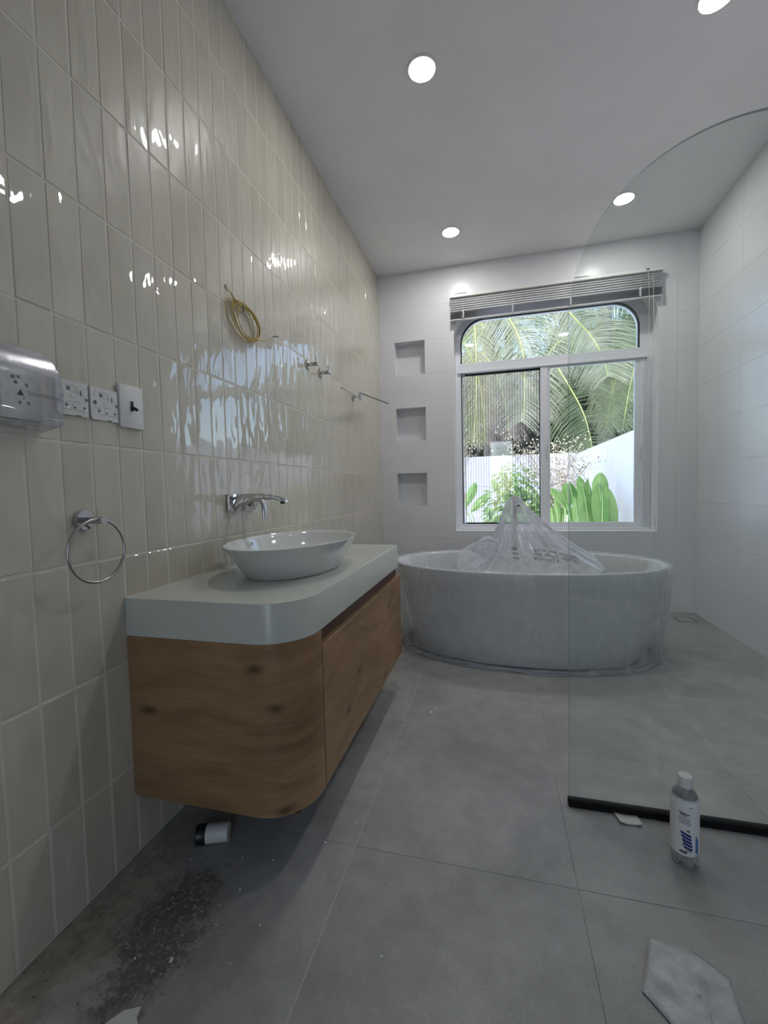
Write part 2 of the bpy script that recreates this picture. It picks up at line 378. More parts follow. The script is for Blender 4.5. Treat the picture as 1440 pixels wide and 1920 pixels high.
# floor slab with tiles 600 x 600
fl = struct(MB().box(-.2, W + .2, YF - .2, D + .001, -.2, -.0012).build('floor', 'fjoint', smooth=False))
fxs = [.0, .61, 1.21, 1.81, 2.41, W]; fys = [YF] + [1.13 + .6 * k for k in range(-4, 5)] + [D]
g = .00055
for i in range(5):
    fq = fys if i > 1 else [YF, -1.27, -.07, 1.13, 2.33, 3.53, D]
    for j in range(len(fq) - 1):
        x0, x1, y0, y1 = fxs[i] + g, fxs[i + 1] - g, fq[j] + g, fq[j + 1] - g
        dz = random.uniform(-.0006, 0)
        MB().box(x0, x1, y0, y1, -.0045, dz, .0004).build('tile', 'floor', fl, smooth=False)
struct(MB().box(-.2, W + .2, YF - .2, D + .35, H, H + .3).build('ceiling', 'ceil', smooth=False))
MB().box(.6094, .6108, .55, 2.33, -.001, .0003).build('joint_filler', 'seam', fl, smooth=False)
# --- left wall, glazed stacked tiles 80 x 300
wlft = struct(MB().box(-.2, .0034, YF - .2, D + .001, -.004, H).build('wall_left', 'grout', smooth=False))
TW, TY0, TH, TZ0 = .0826, .7241, .302, .8642
zb = [0.0] + [TZ0 + k * TH for k in range(-2, 7)] + [H]
jmin = int((YF - TY0) / TW) - 1; jmax = int((D - TY0) / TW) + 1
def tile_mesh(w, h, variant):
    rnd = random.Random(variant); bz = .0035; t = .0048; V = []; F = []
    b = MB(); nx, nzz = 2, 3
    ys = [-w / 2 + bz + (w - 2 * bz) * i / nx for i in range(nx + 1)]; zs = [-h / 2 + bz + (h - 2 * bz) * i / nzz for i in range(nzz + 1)]
    P = {}
    for i, y in enumerate(ys):
        for k, z in enumerate(zs):
            e = (i in (0, nx)) or (k in (0, nzz)); P[i, k] = len(V); V.append((t + (-.0002 if e else rnd.uniform(.0, .0006)), y, z))
    for i in range(nx):
        for k in range(nzz): F.append((P[i, k], P[i + 1, k], P[i + 1, k + 1], P[i, k + 1]))
    o = [P[0, 0], P[nx, 0], P[nx, nzz], P[0, nzz]]
    n0 = len(V)
    for y, z in ((-w / 2, -h / 2), (w / 2, -h / 2), (w / 2, h / 2), (-w / 2, h / 2)): V.append((.0015, y, z))
    for y, z in ((-w / 2, -h / 2), (w / 2, -h / 2), (w / 2, h / 2), (-w / 2, h / 2)): V.append((-.0012, y, z))
    bot = [P[i, 0] for i in range(nx + 1)]; rt = [P[nx, k] for k in range(nzz + 1)]; tp = [P[i, nzz] for i in range(nx, -1, -1)]; lf = [P[0, k] for k in range(nzz, -1, -1)]
    for q, s_ in enumerate((bot, rt, tp, lf)): F.append(tuple([n0 + q, n0 + (q + 1) % 4] + s_[::-1]))
    for q in range(4): F.append((n0 + 4 + q, n0 + 4 + (q + 1) % 4, n0 + (q + 1) % 4, n0 + q))
    return V, F
GAPT = .0024
cache = {}
cells = []
for j in range(jmin, jmax + 1):
    y0 = max(TY0 + j * TW, YF); y1 = min(TY0 + (j + 1) * TW, D)
    if y1 - y0 < .012: continue
    for k in range(len(zb) - 1): cells.append((y0, y1, zb[k], zb[k + 1]))
near = sorted([c for c in cells if c[1] > .56], key=lambda c: c[0])[:300]
nearset = set(near); rest = MB()
for y0, y1, z0, z1 in cells:
    w, h = round(y1 - y0 - GAPT, 4), round(z1 - z0 - GAPT, 4); cy, cz_ = (y0 + y1) / 2, (z0 + z1) / 2
    if (y0, y1, z0, z1) in nearset:
        key = (w, h, random.randrange(4))
        if key not in cache:
            V, F = tile_mesh(w, h, hash(key[2]) % 99 + 3); o = MB().add(V, F).build('tile', 'tile', wlft, angle=16); cache[key] = o.data
        else:
            o = bpy.data.objects.new('tile', cache[key]); C.objects.link(o); o.parent = wlft
        o.location = (0, cy, cz_)
        o.rotation_euler = (random.gauss(0, .0012), random.gauss(0, .0022), random.gauss(0, .0045))
    else:
        V, F = tile_mesh(w, h, random.randrange(99)); rt = Matrix.Rotation(random.gauss(0, .004), 3, 'Z')
        rest.add([rt @ Vector(v) + Vector((0, cy, cz_)) for v in V], F)
props(rest.build('far_tiles', 'tile', wlft, angle=16), kind='stuff')
# --- white tile walls: rows of 295 mm
ROWZ = [0] + [.295 * k + (.0) for k in range(1, 10)] + [H]
def sub_rects(x0, x1, z0, z1, holes):
    """cells of a rectangle outside the holes, merged by columns"""
    xs = sorted({x0, x1} | {v for h in holes for v in h[:2] if x0 < v < x1}); zs = sorted({z0, z1} | {v for h in holes for v in h[2:] if z0 < v < z1}); R = []
    for a, b in zip(xs, xs[1:]):
        run = None
        for c, d in zip(zs, zs[1:]):
            mx, mz = (a + b) / 2, (c + d) / 2; inside = any(h[0] < mx < h[1] and h[2] < mz < h[3] for h in holes)
            if inside:
                if run: R.append((a, b, *run)); run = None
            else: run = (run[0], d) if run else (c, d)
        if run: R.append((a, b, *run))
    return R
NX0, NX1 = .15, .423
niches = [(NX0, NX1, .885, 1.18), (NX0, NX1, 1.475, 1.77), (NX0, NX1, 2.065, 2.36)]
WX0, WX1, WZ0, WZ1, WR = .675, 2.272, .65, 2.62, .27
holes = niches + [(WX0, WX1, WZ0, WZ1)]
wb = MB(); 
for a, b, c, d in sub_rects(-.2, W + .2, -.2, H + .1, [(WX0, WX1, WZ0, WZ1)]): wb.box(a, b, D + .095, D + .34, c, d)
for a, b, c, d in sub_rects(-.2, W + .2, -.2, H + .1, holes): wb.box(a, b, D + .002, D + .095, c, d)
# rounded upper corners of the opening through the whole wall
for sx in (0, 1):
    cx = WX0 + WR if sx == 0 else WX1 - WR; ex = WX0 if sx == 0 else WX1
    pts = arc(cx, WZ1 - WR, WR, 180, 90, 12) if sx == 0 else arc(cx, WZ1 - WR, WR, 0, 90, 12)
    wb.prism(pts + [(ex, WZ1)], D + .0001, D + .34, 'y')
wback = struct(wb.build('wall_back', 'joint', smooth=True, angle=30))
wback.data.materials.clear(); wback.data.materials.append(MT['wall'])
jx = MB()
for z in ROWZ[1:-1]:
    pass
for r in range(len(ROWZ) - 1):
    for a, b in ((0, .6), (.6, 1.2), (1.2, 1.8), (1.8, 2.4), (2.4, W)):
        rs = sub_rects(a + .0006, b - .0006, ROWZ[r] + .0006, ROWZ[r + 1] - .0006, holes); t = MB()
        for q in rs: t.box(q[0], q[1], D, D + .003, q[2], q[3])
        if rs: t.build('tile', 'wall', wback, smooth=False)
wr = struct(MB().box(W + .002, W + .2, YF - .2, D + .002, -.2, H).build('wall_right', 'joint', smooth=False))
rys = [YF + .0] + [D - .6 * k for k in range(9, 0, -1)] + [D]
rys = [y for y in rys if y >= YF]
for r in range(len(ROWZ) - 1):
    for a, b in zip(rys, rys[1:]):
        if b - a > .01: MB().box(W, W + .003, a + .0007, b - .0007, ROWZ[r] + .0007, ROWZ[r + 1] - .0007).build('tile', 'wall', wr, smooth=False)
wf = MB()
for a, b, c, d in sub_rects(-.2, W + .2, -.2, H, [(.9, 1.45, 0, 2.1)]): wf.box(a, b, YF - .2, YF, c, d)  # opening cut for the added doorway
struct(wf.build('wall_front', 'wall', smooth=False))
dr1 = thing('added_door_1', (1.1, YF, 0), 'added open doorway frame behind the viewer, letting in extra daylight', None); dr1['kind'] = 'structure'  # unseen doorway, added so that daylight brightens the ceiling
mb = MB(); mb.box(.9, .94, YF - .2, YF + .01, 0, 2.1); mb.box(1.41, 1.45, YF - .2, YF + .01, 0, 2.1); mb.box(.94, 1.41, YF - .2, YF + .01, 2.06, 2.1)
mb.build('added_door_frame', 'pvc', dr1, smooth=False)
struct(MB().box(-4, 7, -12, YF - .2, -.3, -.02).build('added_bounce_paving', 'pave', smooth=False))  # unseen pale ground, added to bounce sunlight in through the doorway
# --- window
def rr_top(x0, x1, z0, z1, r, n=12):
    return [(x0, z0), (x1, z0)] + arc(x1 - r, z1 - r, r, 0, 90, n) + arc(x0 + r, z1 - r, r, 90, 180, n)
def ring_prism(mb, A, B, y0, y1):
    n = len(A); V = []
    for P, y in ((A, y0), (B, y0), (A, y1), (B, y1)): V += [(p[0], y, p[1]) for p in P]
    F = []
    for i in range(n):
        k = (i + 1) % n
        F += [(i, k, n + k, n + i), (2 * n + i, 3 * n + i, 3 * n + k, 2 * n + k), (i, 2 * n + i, 2 * n + k, k), (n + i, n + k, 3 * n + k, 3 * n + i)]
    return mb.add(V, F)
mb = MB(); ring_prism(mb, rr_top(WX0 + .0002, WX1 - .0002, WZ0 + .0002, WZ1 - .0002, WR, 16), rr_top(WX0 + .004, WX1 - .004, WZ0 + .004, WZ1 - .004, WR - .004, 16), D - .0015, D + REV)
struct(mb.build('lightened_trim_1', 'reveal', angle=30))  # thin lining added to carry the lighter colour that stands for window light
win = thing('window_1', (1.47, D + REV, WZ0), 'large white-framed window with a round-cornered top light and sliding panes above the bathtub', None)
win['kind'] = 'structure'
FY0, FY1 = D + REV, D + REV + .09
mb = MB(); ring_prism(mb, rr_top(WX0 + .001, WX1 - .001, WZ0 + .001, WZ1 - .001, WR, 12), rr_top(.727, 2.182, .700, 2.548, .215, 12), FY0, FY1)
mb.box(.72, 2.19, FY0 - .012, FY1 - .02, 2.075, 2.155, .003)
mb.box(.70, 2.235, FY0 - .022, FY0 + .01, 2.070, 2.088, .002)
mb.box(1.41, 1.468, FY0 - .010, FY1 - .02, .698, 2.078, .003)
mb.box(.70, 2.25, FY0 - .03, FY0 + .01, .655, .672, .002)
for xx in (2.205, 2.228, 2.25): mb.box(xx, xx + .006, FY0 - .014, FY0 + .005, .67, 2.07, .001)
mb.build('window_frame', 'pvc', win, angle=30)
mb = MB(); ring_prism(mb, rr_top(.7275, 2.1815, 2.1545, 2.5475, .2145, 12), rr_top(.7375, 2.1715, 2.156, 2.5375, .2045, 12), FY0 - .0008, FY0 + .03)
gk = mb.build('gasket', 'gasket', win, angle=30)
mb = MB(); ring_prism(mb, [(1.468, .699), (2.20, .699), (2.20, 2.08), (1.468, 2.08)], [(1.487, .716), (2.150, .716), (2.150, 2.058), (1.487, 2.058)], FY0 + .006, FY0 + .036)
for zz in (.80, 1.92):
    for q in range(4): mb.box(2.152, 2.158, FY0 + .002, FY0 + .007, zz + q * .014, zz + q * .014 + .007)
sash = mb.build('sash', 'pvc', win, angle=30)
MB().box(2.186, 2.199, FY0 - .006, FY0 + .007, 1.23, 1.36, .003).build('latch', 'white', sash)
mb = MB(); ring_prism(mb, [(.727, .70), (1.412, .70), (1.412, 2.077), (.727, 2.077)], [(.742, .712), (1.405, .712), (1.405, 2.06), (.742, 2.06)], FY0 + .045, FY0 + .072)
mb.build('sash', 'gasket', win, angle=30)
mb = MB(); ring_prism(mb, [(.735, .703), (.760, .703), (.760, 2.07), (.735, 2.07)], [(.742, .706), (.752, .706), (.752, 2.06), (.742, 2.06)], FY0 + .03, FY0 + .045)
mb.build('sash_stile', 'pvc', win)
MB().prism(rr_top(.731, 2.178, 2.15, 2.544, .21, 12), FY0 + .018, FY0 + .024, 'y').build('pane', 'pane', win)
MB().box(1.484, 2.153, FY0 + .018, FY0 + .024, .712, 2.062).build('pane', 'pane', win)
MB().box(.738, 1.409, FY0 + .056, FY0 + .062, .706, 2.066).build('pane', 'pane', win)
MB().box(.737, 1.41, FY0 + .0800, FY0 + .0804, .704, 2.07).build('insect_screen', 'screen', win)
mb = MB()
mb.box(1.455, 1.466, FY0 - .024, FY0 - .0095, 1.28, 1.40, .002); mb.build('latch', 'white', win)

# ================================================================== DOWNLIGHTS
def downlight(x, y, label):
    t = thing('downlight', (x, y, H), label, 'ceiling light', 'round recessed downlights in the ceiling')
    MB().lathe([(.060, -.001), (.0605, -.0045), (.066, -.005), (.071, -.0035), (.072, 0)], (x, y, H), n=40).build('trim_ring', 'trimw', t)
    MB().lathe([(0, -.0052), (.045, -.0050), (.058, -.0035), (.060, -.0012)], (x, y, H), n=40).build('diffuser', 'lamp', t)
downlight(.708, 2.058, 'largest lit downlight in the picture, nearer of the two along the tiled wall side')
downlight(.712, 3.358, 'lit round downlight near the window wall, on the tiled wall side')
downlight(1.879, 3.316, 'lit downlight crossed by the curved edge of the glass screen')
downlight(1.889, 2.087, 'lit downlight cut off by the top edge of the picture')

# ================================================================== VANITY
VX, VY0, VY1, VT, VM, VB = .530, .965, 2.168, .747, .640, .175
van = thing('vanity_cabinet', (.0, 1.5, VB), 'wall-hung knotty oak vanity cabinet with rounded corner under the white countertop', 'cabinet')
def outl(x0, x1, y0, y1, r, r2=.02):
    return [(x0, y1), (x0, y0)] + arc(x1 - r, y0 + r, r, -90, 0, 16) + arc(x1 - r2, y1 - r2, r2, 0, 90, 4)
R_ = .14
body = [(.0056, VY0)] + arc(VX - R_, VY0 + R_, R_, -90, 0, 18) + [(VX, VY0 + R_ + .012), (VX - .024, VY0 + R_ + .012), (VX - .024, VY1), (.0056, VY1)]
mb = MB().prism(body, VB, VM - .001); mb.U = [(u + .13, v) for u, v in mb.U]
mb.build('side_panel', 'wood', van, angle=35)
DY0 = VY0 + R_ + .018
mb = MB(); d0 = .0
bm = MB(); bm.box(VX - .0195, VX, DY0, VY1 - .002, VB, VM - .048, .0012)
bm.U = [(v[1] * 1.0 + 2.3, v[2] + .37) for v in bm.V]
bm.build('drawer_front', 'wood', van, angle=35)
mb = MB().box(VX - .0235, VX - .0200, DY0, VY1 - .02, VM - .06, VM - .002); mb.U = [(v[1] + 5, v[2]) for v in mb.V]
mb.build('finger_groove', 'wood_in', van, smooth=False)
MB().box(.01, VX - .03, VY0 + .04, VY1 - .02, VB - .002, VB + .001).build('bottom_panel', 'wood_in', van, smooth=False)
# countertop (lathed-edge slab with hollow underside hidden)
def top_outline(i=0): return [(.0056, VY0 + i)] + arc(VX - R_, VY0 + R_, R_ - i, -90, 0, 20) + arc(VX - .055, VY1 - .055, .055 - i, 0, 90, 6) + [(.0056, VY1 - i)]
rings = [[(x, y, z) for x, y in top_outline(i)] for i, z in ((.0, VM), (.0, VT - .003), (.0008, VT - .0009), (.003, VT))]
mb = MB().loft(rings, (True, True))
ct = mb.build('countertop', 'stone', None, angle=30); props(ct, 'thick white countertop slab with one rounded front corner on the oak cabinet', 'countertop')
# basin
BX, BY = .290, 1.462
sn = thing('vessel_basin', (BX, BY, VT), 'white oval vessel basin with thin flared rim on the countertop', 'basin')
prof = [(0.0, 0), (.66, 0), (.725, .001), (.745, .006), (.79, .024), (.85, .050), (.92, .080), (.978, .104), (.995, .1095), (1.0, .112), (.992, .1135), (.975, .112), (.945, .100), (.875, .075), (.79, .048), (.64, .026), (.30, .017), (.0, .015)]
rings = []
for k, (f, z) in enumerate(prof):
    f = max(f, .002); n_ = 96
    rings.append([(BX + .212 * f * cos(2 * pi * j / n_) * (1 if f > .8 else .97), BY + .332 * f * sin(2 * pi * j / n_) * (1 if f > .8 else .99), VT + z) for j in range(n_)])
MB().loft(rings).build('bowl', 'ceramic', sn, angle=60)
MB().lathe([(.0, .0185), (.022, .0185), (.026, .0165), (.026, .014)], (BX, BY, VT)).build('drain_plug', 'chrome', sn)
MB().lathe([(0, .0), (.008, .0), (.0085, .0015), (.0, .003)], (BX - .186, BY, VT + .092), 'x', 16).build('overflow_ring', 'chrome', sn)
sd = MB()
for k in range(3): sd.add(*(lambda m_: (m_.V, m_.F))(MB().lathe([(.0, 0), (.004, 0), (.0035, .002), (0, .0035)], (.385 - k * .006, 1.655 + k * .017, VT), n=8)))
props(sd.build('sealant_blobs', 'ceramic'), 'clear sealant blobs left on the countertop beside the basin foot', 'sealant', kind='stuff')
sk = MB().box(.0057, .0085, VY0, VY1, VT - .001, VT + .0035, .001); props(sk.build('sealant_bead', 'grout'), 'thin white sealant bead along the back of the countertop', 'sealant')
# wall mixer
fc = thing('wall_mixer_tap', (.005, 1.54, .996), 'chrome wall-mounted basin mixer with long spout and down-turned lever', 'tap')
p1 = MB().box(.0052, .022, 1.449, 1.532, .962, 1.030, .0015, 2).build('spout_plate', 'chrome', fc, angle=30)
p2 = MB().box(.0052, .022, 1.556, 1.636, .962, 1.030, .0015, 2).build('lever_plate', 'chrome', fc, angle=30)
sec = [(.020, 1.0, .016, .030), (.045, 1.006, .0145, .024), (.09, 1.014, .0125, .0175), (.14, 1.018, .0115, .0125), (.185, 1.015, .011, .010), (.215, 1.009, .0105, .0085), (.236, 1.002, .0095, .0065), (.243, .999, .008, .004)]
rings = []
for x, z, wy, hz in sec:
    rings.append([(x, 1.4895 + wy * math.copysign(abs(cos(a)) ** .6, cos(a)), z - .012 * (x < .03) + hz * math.copysign(abs(sin(a)) ** .6, sin(a))) for a in [2 * pi * j / 20 for j in range(20)]])
sp = MB().loft(rings, (True, True)).build('spout', 'chrome', fc, angle=50)
MB().lathe([(0.0, -.008), (.0075, -.008), (.0085, -.001), (.0085, .002)], (.226, 1.4895, .9965), n=16).build('aerator', 'black', sp)
MB().tube([(.021, 1.596, .996), (.05, 1.596, .996)], .021, 20).build('lever_hub', 'chrome', fc)
pts = crom([(.036, 1.596, .999), (.062, 1.596, 1.004), (.080, 1.594, .992), (.088, 1.590, .968), (.091, 1.586, .942), (.092, 1.583, .925)], 5)
MB().tube(pts, [.013 * (1 - .30 * abs(i / len(pts) - .3)) for i in range(len(pts))], 14, flat=.75).build('lever', 'chrome', fc)

# ================================================================== FITTINGS ON THE TILED WALL
X0 = .0055
tr = thing('towel_ring', (X0, .853, .974), 'polished steel towel ring hanging on the cream tiled wall', 'towel ring')
MB().lathe([(.0255, 0), (.0265, .001), (.0265, .009), (.025, .0105), (0, .0105)], (X0, .853, .974), 'x', 32).build('wall_plate', 'chrome', tr)
MB().tube([(X0 + .01, .853, .973), (.0735, .853, .973)], .0095, 20).build('post', 'chrome', tr)
MB().tube([(.061, .8415 + .0775 * cos(a), .8985 + .0775 * sin(a)) for a in [2 * pi * j / 72 for j in range(72)]], .0036, 12, closed=True).build('ring', 'satin', tr)
def hook(y, lab):
    t = thing('robe_hook', (X0, y, 1.744), lab, 'hook', 'chrome robe hooks on the tiled wall')
    MB().lathe([(.026, 0), (.027, .001), (.027, .008), (.0255, .0095), (0, .0095)], (X0, y, 1.744), 'x', 28).build('wall_plate', 'chrome', t)
    MB().tube([(X0 + .009, y, 1.744), (X0 + .062, y, 1.744), (X0 + .064, y, 1.744)], [.011, .011, .0095], 18).build('post', 'chrome', t)
    MB().tube([(X0 + .051, y, 1.752), (X0 + .051, y, 1.785), (X0 + .051, y, 1.787)], [.0038, .0038, .002], 10).build('pin', 'chrome', t)
hook(2.256, 'first chrome robe hook after the yellow wire coil'); hook(2.436, 'second chrome robe hook, on the side of the swivel towel bar')
sb = thing('swivel_towel_bar', (X0, 3.057, 1.729), 'chrome towel rack with two swivel arms near the back corner', 'towel bar')
MB().lathe([(.027, 0), (.028, .001), (.028, .008), (.0265, .0095), (0, .0095)], (X0, 3.05, 1.725), 'x', 28).build('wall_plate', 'chrome', sb)
MB().tube([(X0 + .008, 3.05, 1.725), (.07, 3.05, 1.725)], .010, 16).build('post', 'chrome', sb)
MB().tube([(.062, 3.05, 1.700), (.062, 3.05, 1.757)], [.011, .011], 16).build('pivot', 'chrome', sb)
MB().tube([(.07, 3.05, 1.705), (.100, 2.54, 1.672)], .0062, 12).build('arm', 'chrome', sb)
MB().tube([(.07, 3.05, 1.748), (.190, 3.385, 1.728)], .0062, 12).build('arm', 'chrome', sb)
# yellow wires
wc = thing('wire_coil', (X0, 1.51, 1.84), 'coil of yellow electrical wire hanging from a hole in the tiled wall', 'wire')
rng = random.Random(3)
def coilpts(loops, y0, z0, ry, rz, jit, ph, x=.02):
    P = []
    for i in range(int(loops * 12) + 1):
        a = ph - i / 12 * 2 * pi; l = int(i / 12); k = 1 + jit * nz(l * 3.1 + ph, i * .05)
        u, v = ry * k * cos(a), rz * k * sin(a); th = -.22
        P.append((x + .009 * nz(i * .3, ph, 5), y0 + u * cos(th) - v * sin(th) + .012 * nz(l * 1.7, ph, 2), z0 + u * sin(th) + v * cos(th) + .012 * nz(l * 2.3, ph, 9)))
    return P
P = [(-.002, 1.506, 1.838), (.014, 1.520, 1.824), (.022, 1.53, 1.80), (.022, 1.56, 1.785)] + coilpts(4.2, 1.618, 1.742, .092, .066, .25, 1.9)
MB().tube(crom(P, 3), .0016, 8).build('wire_strand', 'wire', wc)
P = [(-.002, 1.508, 1.839), (.016, 1.523, 1.822), (.026, 1.537, 1.80), (.026, 1.57, 1.787)] + coilpts(3.6, 1.630, 1.738, .078, .058, .35, 2.2, .026) + [(.028, 1.725, 1.70), (.03, 1.79, 1.728), (.032, 1.83, 1.752)]
MB().tube(crom(P, 3), .0016, 8).build('wire_strand', 'wire', wc)
P = [(.022, 1.545, 1.79)] + coilpts(1.25, 1.592, 1.735, .104, .068, .1, 2.6, .016)
MB().tube(crom(P, 3), .0016, 8).build('wire_strand', 'wire', wc)
MB().tube([(.032, 1.822, 1.748), (.033, 1.845, 1.759), (.033, 1.868, 1.766)], .0030, 8).build('tape_wrap', 'black', wc)
MB().tube([(.028, 1.588, 1.796), (.034, 1.585, 1.770)], .0024, 8).build('cable_tie', 'black', wc)
MB().lathe([(.0, .001), (.009, .001), (.0095, -.001)], (X0, 1.507, 1.838), 'x', 14).build('wall_hole', 'hole', wc)

# switch
sw = thing('wall_switch', (X0, 1.014, 1.284), 'white wall switch plate with a small black toggle', 'switch')
MB().box(X0, .0165, .974, 1.0545, 1.224, 1.344, .002, 2).build('plate', 'white', sw, angle=30)
MB().box(.0166, .0172, 1.0085, 1.0195, 1.272, 1.300).build('slot', 'black', sw, smooth=False)
MB().tube([(.016, 1.014, 1.284), (.028, 1.016, 1.277), (.032, 1.0165, 1.2745)], [.0048, .0045, .0042], 8).build('toggle', 'black', sw)
# uncovered socket frames
def socket(y0, z0, name, lab, full=True):
    t = thing(name, (X0, y0 + .041, z0 + .04), lab, 'socket', 'uncovered socket mounting frames')
    o = MB().prism([(y0 + .004, z0), (y0 + .045, z0), (y0 + .047, z0 + .003), (y0 + .060, z0 + .003), (y0 + .062, z0), (y0 + .082, z0 + .0), (y0 + .082, z0 + .084), (y0, z0 + .084), (y0, z0 + .006)], X0, .0115, 'x').build('mounting_plate', 'white', t, angle=20)
    xf = .0117; mk = MB()
    def ln(a, b, c, d, w=.0007): 
        a += y0; c += y0; b += z0; d += z0
        dx, dy = c - a, d - b; L = math.hypot(dx, dy); nx_, ny_ = -dy / L * w / 2, dx / L * w / 2
        mk.quad((xf, a + nx_, b + ny_), (xf, a - nx_, b - ny_), (xf, c - nx_, d - ny_), (xf, c + nx_, d + ny_))
    for s_ in [(.012, .05, .012, .033), (.012, .033, .020, .028), (.020, .028, .020, .020), (.020, .014, .070, .014), (.03, .034, .062, .034), (.022, .072, .050, .072), (.050, .072, .054, .066), (.054, .066, .054, .05), (.036, .066, .036, .058), (.036, .058, .043, .058), (.036, .05, .036, .042), (.036, .042, .046, .042),
               (.014, .076, .014, .068), (.008, .064, .014, .064), (.065, .060, .070, .048), (.070, .048, .078, .040), (.062, .064, .062, .050), (.040, .030, .040, .022), (.046, .066, .046, .056), (.046, .056, .051, .056), (.051, .056, .051, .066), (.020, .030, .030, .030)]: ln(*s_)
    mk.build('printed_lines', 'mark', t, smooth=False)
    for y, z, r in ((.012, .044, .0055), (.077, .044, .004), (.024, .024, .0035), (.071, .022, .0035)): MB().lathe([(0, .0003), (r, .0003), (r, -.0002)], (.0117, y0 + y, z0 + z), 'x', 14).build('screw_hole', 'hole', t)
    hb = MB()
    hb.box(.0115, .0122, y0 + .026, y0 + .034, z0 + .060, z0 + .069); hb.box(.0115, .0122, y0 + .061, y0 + .064, z0 + .052, z0 + .064); hb.box(.0115, .0122, y0 + .042, y0 + .048, z0 + .018, z0 + .022)
    hb.build('cable_slot', 'hole', t)['kind'] = 'stuff'
    for y in (.026, .073): MB().lathe([(0, .0006), (.0035, .0006), (.0035, -.0002)], (.0117, y0 + y, z0 + .0165), 'x', 12).build('terminal_screw', 'chrome', t)
socket(.889, 1.233, 'socket_plate', 'uncovered white socket frame next to the toggle switch')
socket(.800, 1.233, 'socket_plate', 'uncovered white socket frame half hidden by the clear weatherproof box')
# weatherproof box
wbx = thing('socket_cover_box', (X0, .71, 1.26), 'clear plastic weatherproof socket box with a warning sticker at the left edge', 'socket box')
sh = [(X0 + .001, 1.372), (.020, 1.372), (.045, 1.352), (.064, 1.318), (.070, 1.285), (.070, 1.222), (.062, 1.206), (X0 + .001, 1.198)]
sh = [(x, z - .013) for x, z in sh]
mb = MB(); ya, yb = .640, .768
n = len(sh); V = [(x, ya, z) for x, z in sh] + [(x, yb, z) for x, z in sh]
F = [(i, i + 1, n + i + 1, n + i) for i in range(n - 1)] + [tuple(range(n)), tuple(range(n, 2 * n))[::-1]]
mb.add(V, F); mb.build('lid', 'clear', wbx, angle=20, solid=.0018)
mb = MB()
for yy in (ya, yb): mb.tube([(x, yy, z) for x, z in sh], .0011, 6)
mb.tube([(.0705, ya, 1.218), (.0712, .70, 1.213), (.0712, .72, 1.205), (.0705, yb, 1.205)], .0012, 6)
mb.tube([(.046, ya, 1.34), (.046, yb, 1.34)], .0011, 6); mb.build('lid_rim', 'clear', wbx)
MB().box(X0, .012, .655, .765, 1.205, 1.345, .001).build('back_plate', 'white', wbx)
mk = MB(); xf = .0726
def tri(y, z, s_): mk.add([(xf, y - s_, z), (xf, y + s_, z), (xf, y, z + s_ * 1.7)], [(0, 1, 2)])
def bar(y0, y1, z0, z1): mk.quad((xf, y0, z0), (xf, y1, z0), (xf, y1, z1), (xf, y0, z1))
tri(.676, 1.244, .007); bar(.690, .762, 1.2535, 1.2543); bar(.690, .762, 1.2505, 1.2513); bar(.690, .762, 1.2475, 1.2483); bar(.668, .686, 1.2425, 1.2430)
mk.build('printed_warning', 'mark', wbx, smooth=False)
mb = MB()
for y, z, r in ((.664, 1.279, .0045), (.675, 1.281, .0035), (.669, 1.269, .004), (.690, 1.267, .004), (.675, 1.229, .0035), (.692, 1.230, .0035), (.683, 1.2385, .002)): MB().lathe([(0, .0004), (r, .0004), (r * .9, 0)], (.0705, y, z), 'x', 10).build('screw_hole', 'hole', wbx)

# ================================================================== BLIND
bl = thing('venetian_blind', (1.468, D - .045, 2.48), 'raised grey-white venetian blind above the window', 'blind')
BX0, BX1 = .655, 2.280; by = D - .045
MB().box(BX0, BX1, by - .022, by + .022, 2.664, 2.690, .002).build('headrail', 'white', bl)
def slat(z, tilt, mat, y=by):
    P = []
    for k in range(5):
        u = -.0125 + .025 * k / 4; c_ = .0022 * (1 - (u / .0125) ** 2); P.append((u * cos(tilt) - c_ * sin(tilt), u * sin(tilt) + c_ * cos(tilt)))
    V = [(BX0 + .004, y + p[0], z + p[1]) for p in P] + [(BX1 - .004, y + p[0], z + p[1]) for p in P]
    return MB().add(V, [(i, i + 1, 6 + i, 5 + i) for i in range(4)]).build('slat', mat, bl, solid=.0005)
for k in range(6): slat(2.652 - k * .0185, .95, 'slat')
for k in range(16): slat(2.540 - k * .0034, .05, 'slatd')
MB().box(BX0 + .002, BX1 - .002, by - .014, by + .014, 2.474, 2.483, .002).build('bottom_rail', 'white', bl)
for x in (.77, 1.175, 1.62, 2.12):
    MB().tube([(x, by - .016, 2.665), (x, by - .018, 2.50)], .0009, 5).build('ladder_cord', 'cord', bl)
    pts = [(x + .006 * sin(k * 1.9), by - .020 - .003 * (k % 2), 2.552 - k * .0062) for k in range(12)]
    MB().tube(crom(pts, 3), .0042, 6).build('cord_knot', 'tape', bl)
for x in (.75, 1.70):
    MB().box(x - .05, x + .05, by - .024, by + .03, 2.690, 2.694, .001).build('bracket', 'chrome', bl)
for i, P in enumerate([[(2.170, by - .03, 2.668), (2.178, by - .03, 2.5), (2.186, by - .028, 1.6), (2.19, by - .028, .62)],
                       [(2.205, by - .03, 2.668), (2.212, by - .03, 2.3), (2.226, by - .028, 1.4), (2.235, by - .028, .60), (2.228, by - .028, .50)],
                       [(2.272, by - .03, 2.48), (2.248, by - .03, 2.2), (2.236, by - .028, 1.7), (2.238, by - .028, 1.0)]]):
    MB().tube(crom(P, 5), .0011, 6).build('pull_cord', 'cord', bl)
MB().box(2.160, 2.182, by - .028, by - .018, 2.675, 2.686).build('cord_lock', 'hole', bl)
MB().tube([(2.230, by - .028, .78), (2.230, by - .028, .70)], [.003, .006], 10).build('cord_tassel', 'white', bl)

